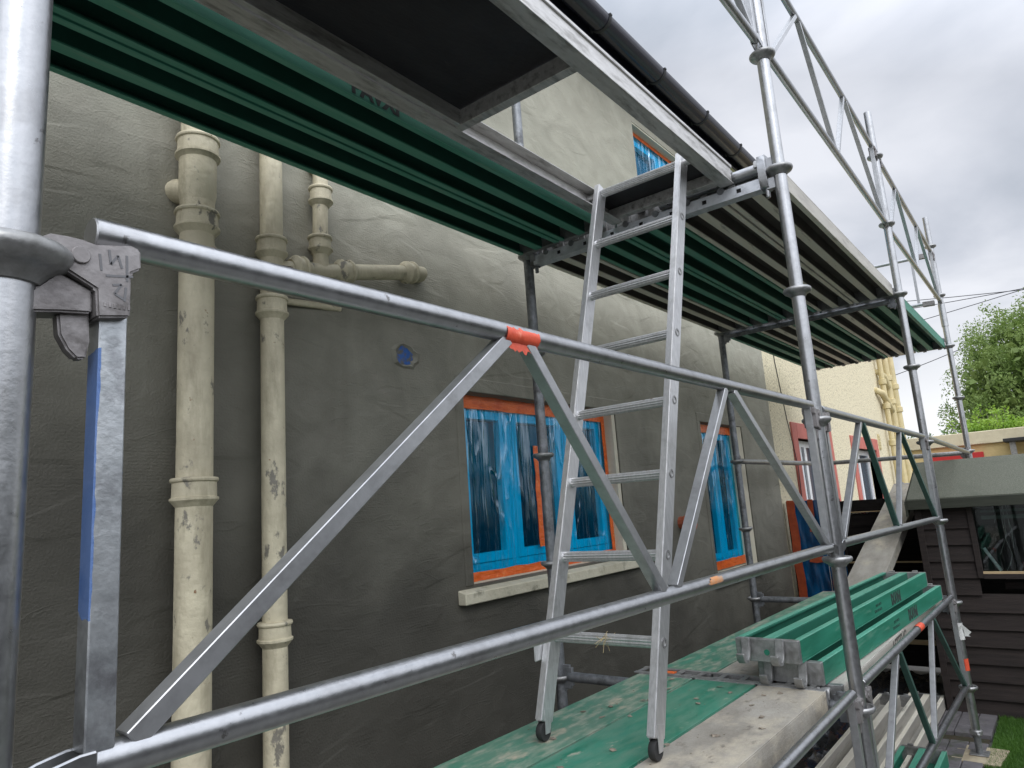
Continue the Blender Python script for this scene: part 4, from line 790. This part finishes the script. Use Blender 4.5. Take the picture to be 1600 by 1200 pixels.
# perforated transom at P1
light_steel = splat(mat('pale_galvanised_channel', (0.46, 0.48, 0.51), 0.45, 0.3, (0.58, 0.60, 0.63), 30, 5, 0.05, 60), (0.28, 0.29, 0.30), 12, 0.52, 0.7)
o = empty('perforated_transom', (0, .06, 1.95), 'perforated grey cross beam under the upper deck by the ladder top', 'scaffold beam')
b = MB(); zc_, hh = 1.958, .046
ys = [.10]; yy = .16
holes = []
while yy < 1.15: holes.append(yy); yy += .148
yprev = .075
for hy in holes + [None]:
    ye = (hy - .0095) if hy else 1.2
    b.box((-.0245, yprev, zc_ - hh / 2), (-.0215, ye, zc_ + hh / 2)); yprev = (hy + .0095) if hy else 0
    if hy:
        b.box((-.0245, hy - .0095, zc_ - hh / 2), (-.0215, hy + .0095, zc_ - .008)); b.box((-.0245, hy - .0095, zc_ + .010), (-.0215, hy + .0095, zc_ + hh / 2))
b.box((.0215, .075, zc_ - hh / 2), (.0245, 1.2, zc_ + hh / 2)); b.box((-.0215, .075, zc_ - hh / 2), (.0215, 1.2, zc_ - hh / 2 + .003)); b.build('channel', light_steel, o, smooth=False)
b = MB(); b.box((-.012, .09, zc_ - hh / 2 + .006), (-.008, 1.19, zc_ + hh / 2 - .004)); b.build('channel_shade', rubber, o)  # black strip behind the holes, standing in for the shade inside
for hy in holes: b = MB(); b.lathe((-.010, hy + .074, zc_ + .024), (1, 0, 0), [(.015, -.018), (.015, .018)], 16); b.build('bolt', galv_dark, o)

b = MB(); b.tube((.01, .05, 2.035), (.01, .52, 2.030), .024, 26); b.build('stub_tube', galv, o)
for s_, yy in ((1, .055), (-1, 1.2)):
    b = MB(); b.prism([(-.02, 2.075), (.03, 2.08), (.045, 2.05), (.045, 1.97), (.02, 1.93), (-.02, 1.94), (-.032, 1.98), (-.032, 2.04)], yy - .012, yy + .02); b.box((-.012, min(yy, yy - .035 * s_), 2.008), (.012, max(yy, yy - .035 * s_), 2.06)); b.box((-.012, min(yy, yy - .035 * s_), 1.93), (.012, max(yy, yy - .035 * s_), 1.975)); b.tube((.0, yy, 1.90), (.0, yy, 2.07), .009, 10)
    b.build('coupler', galv if s_ == 1 else galv_dark, o, bevel=.004)

# ---------------------------------------------------------------- planks
PW, PH = .235, .078
cache = {}
def plank_meshes(key, Ln, mt, cap):
    if (key, Ln) in cache: return cache[(key, Ln)]
    b = MB(); h = PH; x0, x1 = .022, Ln - .022
    b.box((x0, -PW / 2, h - .005), (x1, PW / 2, h))
    for s in (-1, 1):
        ya, yb = sorted((s * PW / 2, s * (PW / 2 - .004))); b.box((x0, ya, 0), (x1, yb, h - .005))
        ya, yb = sorted((s * (PW / 2 - .004), s * (PW / 2 - .024))); b.box((x0, ya, 0), (x1, yb, .004)); ya, yb = sorted((s * (PW / 2 - .020), s * (PW / 2 - .024))); b.box((x0, ya, .004), (x1, yb, .012))
        ya, yb = sorted((s * .017, s * .021)); b.box((x0, ya, .004), (x1, yb, h - .005))
    b.box((x0, -.021, 0), (x1, .021, .004))
    o1 = b.build('deck', mt, bevel=.0012); col.objects.unlink(o1)
    o1.data.materials.append({'gs': core_green_lit, 'ys': gy_under}.get(key, core_green_shade if key[0] == 'g' else core_grey_shade)); o1.data.materials.append(rib_green if key[0] == 'g' else rib_grey)
    for p_ in o1.data.polygons:      # shade painted inside the channels: dark under the decks, lighter on upturned planks
        c_ = p_.center
        if .006 < c_.z < h - .003 and abs(c_.y) < PW / 2 - .003 and not (abs(c_.y) < .0165 and c_.z < .006): p_.material_index = 1
        if c_.z < .0009: p_.material_index = 2  # rib faces paler: fading plus light painted into their colour
    outs = [o1.data]
    for xa, xb in ((.0, .03), (Ln - .03, Ln)):
        b = MB(); b.box((xa, -PW / 2 + .001, .0), (xb, PW / 2 - .001, h + .0015)); o2 = b.build('end_cap', cap, bevel=.002); col.objects.unlink(o2); outs.append(o2.data)
    for s, xe in ((-1, 0.0), (1, Ln)):
        for yh in (-.070, .055):
            b = MB()
            pts = [(xe + s * .002, .05), (xe + s * .006, .012), (xe + s * .010, -.010), (xe + s * .022, -.022), (xe + s * .036, -.020), (xe + s * .043, -.010), (xe + s * .046, .010), (xe + s * .039, .011), (xe + s * .034, -.008), (xe + s * .024, -.012), (xe + s * .018, -.002), (xe + s * .014, .018), (xe + s * .012, .052)]
            b.prism([(xe + (x_ - xe) * (1.75 if key == 'gs' else 1.25), .053 - z_ * 1.15) for x_, z_ in pts], yh - .015, yh + .015)
            o3 = b.build('hook', galv_dull, bevel=.002); col.objects.unlink(o3); outs.append(o3.data)
    cache[(key, Ln)] = outs; return outs
def plank(x0, y, z, key, lab, Ln=2.44, cap=galv_dull, flip=False, rz=0, ry=0, grp=None, hooks=True):
    mt = {'gs': gr_under, 'ys': gy_under, 'g': gr_under, 'gt': gr_top, 'gt2': gr_top2, 'y': gy_under, 'yt': gy_top}[key]
    md_ = plank_meshes(key, Ln, mt, cap)
    o = empty('scaffold_plank', (x0, y, z), lab, 'plank', grp)
    o.rotation_euler = (math.pi if flip else 0, ry, rz)
    if flip: o.location.z = z + PH
    for nm, me in zip(('deck', 'end_cap', 'end_cap', 'hook', 'hook', 'hook', 'hook'), md_):
        if nm == 'hook' and not hooks: continue
        c = bpy.data.objects.new(nm, me); col.objects.link(c); c.parent = o
    return o
ZU = 1.993
g_up = 'planks of the upper deck'
ys5 = [.02 + PW / 2 + .0075 + k * .2455 for k in range(5)]
pm_ = plank(-2.47, ys5[3] + .012, ZU, 'g', 'green upper plank beside the black hatch platform', grp=g_up)
pe = plank(-2.47, ys5[4] + .012, ZU, 'g', 'green upper plank nearest the wall over the cream pipes', grp=g_up)
for k, c in enumerate('yyggy'): plank(.03, ys5[k], ZU - .004, c, ['grey upper plank at the outer edge behind the ladder top', 'grey upper plank second from the outer edge, nearer bay', 'green upper plank in the middle of the nearer striped bay', 'green upper plank second from the wall, nearer striped bay', 'grey upper plank nearest the wall behind the ladder'][k], grp=g_up)
for k, c in enumerate('gygyg'): plank(BAY + .03, ys5[k], ZU - .012, c, ['green upper plank at the outer edge of the far bay', 'grey upper plank second from outside in the far bay', 'green upper plank in the middle of the far bay', 'grey upper plank second from the wall in the far bay', 'green upper plank nearest the wall in the far bay'][k], grp=g_up)
ZL_ = -.018
g_lo = 'planks of the lower deck'
plank(-2.47, .729, ZL_, 'gt', 'scuffed green lower plank nearest the wall under the ladder', grp=g_lo, rz=-.012)
plank(-2.47, .482, ZL_, 'gt2', 'cleaner green lower plank in the middle under the ladder', grp=g_lo, rz=-.012)
plank(-2.47, .235, ZL_, 'yt', 'dirty beige lower plank at the outer edge in front', grp=g_lo, rz=-.012)
plank(.03, .66, ZL_, 'gt', 'worn green lower plank along the wall beside the stacked planks', grp=g_lo, rz=-.008)
plank(.03, .417, ZL_, 'yt', 'beige lower plank mostly covered by the stacked planks', grp=g_lo)
op_ = plank(.03, .172, ZL_, 'y', 'grey lower plank with black stencilled word under the green stack', grp=g_lo)
# stack of two upturned planks
st1 = plank(.0, .222, ZL_ + PH + .004, 'gs', 'upturned bright green plank at the bottom of the stack', Ln=2.2, flip=True, grp='upturned green planks stacked on the lower deck', rz=-.045)
st2 = plank(-.065, .272, ZL_ + 2 * PH + .008, 'gs', 'upturned bright green plank on top of the stack, steel end facing the ladder', Ln=2.2, flip=True, grp='upturned green planks stacked on the lower deck', rz=-.042)
# ground planks
gp = 'upturned planks lying on the ground'
plank(.62, .52, GZ + .10, 'ys', 'upturned grey plank on the ground nearer the lawn, with lettering', flip=True, grp=gp)
plank(1.02, .40, GZ + .025, 'ys', 'upturned grey plank on the ground reaching nearest the fence', flip=True, grp=gp)
plank(-.35, .22, GZ + .07, 'gs', 'upturned green plank on the ground at the bottom edge', flip=True, grp=gp)
# ramp plank up to the fence
rp = plank(2.46, .55, -.06, 'yt', 'long grey plank sloping up from the deck over the dark fence', Ln=2.44, grp=None, ry=-math.atan2(.74, 2.35), rz=-.02)

# stencilled words (planks are upside down, so is the writing)
def side_text(par, txt, size, x, z, m_, flipx=False, bold=.002):
    # text on the -y side in world; built in plank local coordinates
    if par.rotation_euler[0] > 1:    # flipped plank: local +y side faces the camera
        mtx = Matrix.Translation((x, PW / 2 + .0006, z)) @ Matrix(((-1, 0, 0, 0), (0, 0, 1, 0), (0, 1, 0, 0), (0, 0, 0, 1)))
    else:
        mtx = Matrix.Translation((x, -PW / 2 - .0006, z)) @ Matrix(((1, 0, 0, 0), (0, 0, -1, 0), (0, 1, 0, 0), (0, 0, 0, 1)))
    return textmesh(txt, size, m_, 'lettering', par, mtx, bold)
side_text(op_, 'ASTITUC', .084, .88, .010, ink_grey, bold=.001)
side_text(pm_, 'PAVXI', .07, .98, .012, ink, bold=.0035)
for s_ in (st1, st2):
    side_text(s_, 'PAVXI', .07, 1.52, .016, ink, bold=.0035)
    side_text(s_, 'SCAFFOLD DECK', .017, 1.14, .045, ink_faded, bold=0); side_text(s_, 'LOAD CLASS', .017, 1.14, .022, ink_faded, bold=0)

# green dot on steel end cap of the top stacked plank
b = MB(); b.lathe((-.0012, -.0, .045), (-1, 0, 0), [(.0105, 0), (.0105, .001)], 18); q = b.build('paint_dot', gr_under, st2); q.matrix_parent_inverse = Matrix()

# slotted joint plate across the lower deck at the first post pair
b = MB()
yb0 = .13
for (xa, xb, ya, yb) in ((-.052, -.030, .13, .84), (.030, .052, .13, .84)): b.box((xa, ya, .0615), (xb, yb, .0655))
for yv in (.13, .215, .30, .385, .47, .56, .65, .74, .815): b.box((-.030, yv, .0615), (.030, yv + .020, .0655))
jp = tag(b.build('joint_plate', galv_dull, smooth=False), 'slotted steel strip across the joint of the lower deck planks', 'steel strip')
b = MB(); b.box((-.022, .685, .056), (.024, .735, .0612)); b.build('orange_latch', orange_tape, jp)

# ---------------------------------------------------------------- hatch platform
hp = empty('hatch_platform', (-1.25, .4, ZU), 'aluminium platform with black underside and open ladder hatch', 'platform')
def cbeam(y0, y1, inward):
    b = MB(); z0, z1 = ZU, ZU + .082; s = inward
    web = sorted((y0, y0 + s * .004)); b.box((-2.48, web[0], z0 + .004), (-.03, web[1], z1 - .004))
    for za, zb in ((z0, z0 + .004), (z1 - .004, z1)): yy_ = sorted((y0, y0 + s * .05)); b.box((-2.48, yy_[0], za), (-.03, yy_[1], zb))
    yy_ = sorted((y0, y0 - s * .006)); b.box((-2.48, yy_[0], z1 - .012), (-.03, yy_[1], z1)); b.box((-2.48, yy_[0], z0), (-.03, yy_[1], z0 + .006))
    return b.build('side_beam', alu_dirty, hp, bevel=.001)
cbeam(.18, 0, 1); cbeam(.735, 0, -1)
b = MB(); b.box((-2.48, .665, ZU + .006), (-1.1, .684, ZU + .074)); b.build('hatch_rail', alu_dirty, hp, bevel=.001)
b = MB(); b.box((-2.48, .186, ZU + .060), (-1.13, .665, ZU + .070)); b.build('panel', ply_black, hp)
b = MB(); b.box((-1.135, .186, ZU + .004), (-1.100, .73, ZU + .058)); 
for y_ in (.69, .71, .23): b.lathe((-1.118, y_, ZU + .004), (0, 0, -1), [(.006, 0), (.005, .003)], 10)
b.build('cross_beam', alu_dirty, hp, bevel=.002)
b = MB(); b.box((-.20, .186, ZU + .062), (-.04, .73, ZU + .072)); b.build('end_panel', ply_black, hp)
b = MB(); b.box((-.075, .186, ZU + .012), (-.04, .73, ZU + .058)); b.build('end_beam', alu_dirty, hp, bevel=.002)
for y_ in (.26, .62): b = MB(); b.prism([(-.04, ZU + .055), (.02, ZU + .06), (.045, ZU + .045), (.048, ZU + .02), (.04, ZU + .02), (.036, ZU + .035), (.01, ZU + .047), (-.04, ZU + .03)], y_ - .02, y_ + .02); b.build('hook', cast_m, hp, bevel=.002)

# ---------------------------------------------------------------- ladder
ld = empty('ladder', (-.93, .49, .062), 'aluminium ladder standing on the green deck, leaning up into the hatch', 'ladder')
lx = lambda z: -.925 + (z - .062) * .345
yl, yr = .676, .300
for yS in (yl, yr):
    b = MB(); b.bar((lx(.115), yS, .115), (lx(2.085), yS, 2.085), .026, .062, (0, 1, 0)); so2 = b.build('stile', alu, ld, bevel=.003, segs=2)
    b = MB(); z = .096; b.lathe((lx(.09) + .003, yS - .010, .089), (0, 1, 0), [(.008, 0), (.026, .0), (.0275, .003), (.0275, .017), (.026, .020), (.008, .020)], 26); b.build('wheel', rubber, ld)
    b = MB(); b.lathe((lx(.09) + .004, yS - .0145, .092), (0, 1, 0), [(.0045, 0), (.0045, .029)], 12); b.build('axle', galv, ld)
    for s_ in (-1, 1): b = MB(); b.prism([(lx(.13) - .015, .155), (lx(.13) + .025, .145), (lx(.09) + .018, .083), (lx(.09) - .004, .083)], yS + s_ * .0135 - .0012, yS + s_ * .0135 + .0012); b.build('wheel_bracket', alu, ld)
rz_ = [.350, .588, .832, 1.075, 1.320, 1.562, 1.800]
for z in rz_:
    c = Vector((lx(z), 0, z)); b = MB(); n = 24; vs = []
    for yS in (yr, yl):
        for k in range(n):
            t = 2 * math.pi * k / n; rr = .0142 + (.0028 if k % 2 else 0); vs.append((c.x + rr * math.cos(t), yS, z + rr * math.sin(t)))
    b.add(vs, [(k, (k + 1) % n, n + (k + 1) % n, n + k) for k in range(n)]); b.build('rung', alu, ld, smooth=False)
    b = MB(); b.lathe((lx(z), yr - .0135, z), (0, -1, 0), [(.0145, 0), (.0145, .0018), (.009, .0020), (.0085, -.006), (0.0, -.006)], 20, ends=False); b.build('rung_end', galv_dull, ld)
    b = MB(); b.lathe((lx(z), yl - .013, z), (0, -1, 0), [(.018, 0), (.016, .006)], 18); b.build('rung_collar', alu, ld)
z = 2.052; b = MB(); b.tube((lx(z) + .0, .195, z), (lx(z) + .0, .748, z), .0135, 22)
n = 32; vs = []
for yS in (yr + .014, yl - .014):
    for k in range(n):
        t = 2 * math.pi * k / n; rr = .0148 + (.0028 if k % 2 else 0); vs.append((lx(z) + rr * math.cos(t), yS, z + rr * math.sin(t)))
b.add(vs, [(k, (k + 1) % n, n + (k + 1) % n, n + k) for k in range(n)]); b.build('hook_rung', alu, ld, smooth=False)
b = MB(); b.box((lx(.33) - .075, yl + .014, .285), (lx(.33) - .0, yl + .020, .345)); b.build('side_bracket', alu, ld, bevel=.003)
# straw caught on a rung, dried mortar on others
b = MB(); rs = random.Random(2)
for i in range(14):
    p = Vector((lx(.35), .47, .362)); d = Vector((rs.gauss(0, .012), rs.gauss(0, .012), rs.gauss(0, .006))); e_ = p + Vector((rs.gauss(0, .012), rs.gauss(0, .014), -rs.uniform(-.01, .05))); b.poly([p + d, (p + e_) / 2 + Vector((-.018, 0, .0)), e_ + Vector((-.015, 0, 0))], .0008, 4)
tag(b.build('straw', straw_m), 'small tuft of dry straw snagged on the lowest ladder rung', 'straw')

# ---------------------------------------------------------------- tapes on rails and posts
def wrap(p, q, r, mt, lab, torn=True, seed=0):
    p = Vector(p); q = Vector(q); d = (q - p); L_ = d.length; d.normalize(); a = Vector((0, -1, 0)); a = (a - d * a.dot(d)).normalized(); c = d.cross(a); n = 28; m_ = 14; vs = []
    for j in range(m_ + 1):
        for k in range(n):
            t = 2 * math.pi * k / n; rr = r + .0012 + .0009 * noise.noise(Vector((j * .9, k * .5, seed))); vs.append(p + d * (L_ * j / m_ + .0025 * noise.noise(Vector((k * .6, j, seed)))) + (a * math.cos(t) + c * math.sin(t)) * rr)
    b = MB(); b.add(vs, [(j * n + k, j * n + (k + 1) % n, (j + 1) * n + (k + 1) % n, (j + 1) * n + k) for j in range(m_) for k in range(n)])
    if torn:        # loose torn skirt hanging below the tube
        sk = []; m2 = 18
        for j in range(m2 + 1):
            t = j / m2; pt = p + d * L_ * t; dep = .010 + .010 * noise.noise(Vector((t * 6, seed, 1))) + .006 * (1 if .35 < t < .5 else 0) + .006 * noise.noise(Vector((t * 17, seed, 4))); y_ = -.010 * r / .0168
            sk += [pt + Vector((0, y_, -r * .8)), pt + Vector((0, y_ - .001, -r - max(.001, dep)))]
        b.add(sk, [(2 * j, 2 * j + 1, 2 * j + 3, 2 * j + 2) for j in range(m2)])
    return tag(b.build('tape', mt), lab, 'tape')
wrap((-1.842, 0, 1.0405), (-1.752, 0, 1.0408), .0168, red_tape, 'torn orange tape wrapped round the top foreground rail', seed=1)
wrap((1.22, 0, .053), (1.33, 0, .052), .0168, red_tape, 'short orange tape band on the rail beside the stacked planks', torn=False, seed=2)
wrap((BAY, 0, -.40), (BAY, 0, -.33), RB, red_tape, 'orange tape band round the post before the shed', torn=False, seed=3)
b = MB(); rs = random.Random(11); vs = []
for j in range(14):
    for k in range(24):
        t = 6.283 * k / 24; rr = RB + .002 + .007 * abs(noise.noise(Vector((k * .7, j * .8, 3)))); vs.append((BAY + rr * math.cos(t), rr * math.sin(t), -.22 + .10 * j / 13))
b.add(vs, [(j * 24 + k, j * 24 + (k + 1) % 24, (j + 1) * 24 + (k + 1) % 24, (j + 1) * 24 + k) for j in range(13) for k in range(24)])
b.add([(BAY - .02, -.03, -.13), (BAY + .035, -.045, -.20), (BAY + .06, -.06, -.185), (BAY + .05, -.055, -.21), (BAY - .0, -.03, -.20), (BAY - .07, .01, -.15), (BAY - .03, 0, -.19)], [(0, 1, 2), (1, 3, 4, 0), (0, 5, 6)])
tag(b.build('tape', mat('white_plastic_tape', (.6, .6, .58), .4)), 'crumpled white plastic tape round the post before the shed', 'tape')
# rust / orange paint mark on foreground lower rail
mk = MB(); vs = []
for j in range(9):
    for k in range(12):
        t = -1.1 + 1.9 * k / 11; vs.append((-1.165 + .085 * j / 8 + .004 * noise.noise(Vector((k, j, 1))), -.0171 * math.cos(t), .5555 + .0171 * math.sin(t)))
fsx = [(j * 12 + k, j * 12 + k + 1, (j + 1) * 12 + k + 1, (j + 1) * 12 + k) for j in range(8) for k in range(11) if abs(j - 4) / 4.5 + abs(k - 6) / 6.5 + .5 * noise.noise(Vector((j * .8, k * .8, 5))) < 1]
mk.add(vs, fsx); mk.build('paint_mark', mat('smudged_orange_paint', (.62, .25, .08), .5, .2, (.4, .3, .22), 30, 5), G1)

# mortar crumbs and leaves on the lower deck
b = MB(); rs = random.Random(21)
def crumb(c, r_):
    vs = []; 
    for i in range(8):
        th = rs.uniform(0, 6.28); ph = rs.uniform(-1, 1); vs.append(Vector(c) + Vector((math.cos(th) * r_ * rs.uniform(.5, 1.3), math.sin(th) * r_ * rs.uniform(.5, 1.3), abs(ph) * r_ * .4)))
    bm = bmesh.new(); [bm.verts.new(v) for v in vs]; bmesh.ops.convex_hull(bm, input=bm.verts); bm.verts.ensure_lookup_table(); bm.verts.index_update()
    b.add([v.co.copy() for v in bm.verts], [tuple(v.index for v in f.verts) for f in bm.faces]); bm.free()
for i in range(190):
    x_ = rs.uniform(-1.5, .6) if i % 4 else rs.uniform(-.5, .02); crumb((x_, rs.uniform(.14, .82), .0605), rs.choice([.0015, .002, .002, .003, .004, .012 if x_ < 0 else .003]))
tag(b.build('mortar_debris', mortar_m, smooth=False), 'crumbs of dried mortar scattered on the lower deck', 'debris', kind='stuff')
b = MB()
for rail, (x0_, x1_, z0_, z1_) in {'a': (-2.4, -2.1, 1.04, 1.04)}.items():
    for q in ((-2.335, 1.0565), (-2.25, 1.0565), (-2.245, 1.0575)):
        for k in range(4): crumb((q[0] + rs.uniform(-.006, .006), rs.uniform(-.004, .004), q[1]), .004)
for z in (.832, 1.075):
    for k in range(6): crumb((lx(z), rs.uniform(.33, .46), z + .015), rs.uniform(.003, .008))
tag(b.build('mortar_blobs', mortar_m, smooth=False), 'dried mortar lumps on the near rail top and ladder rungs', 'debris', kind='stuff')
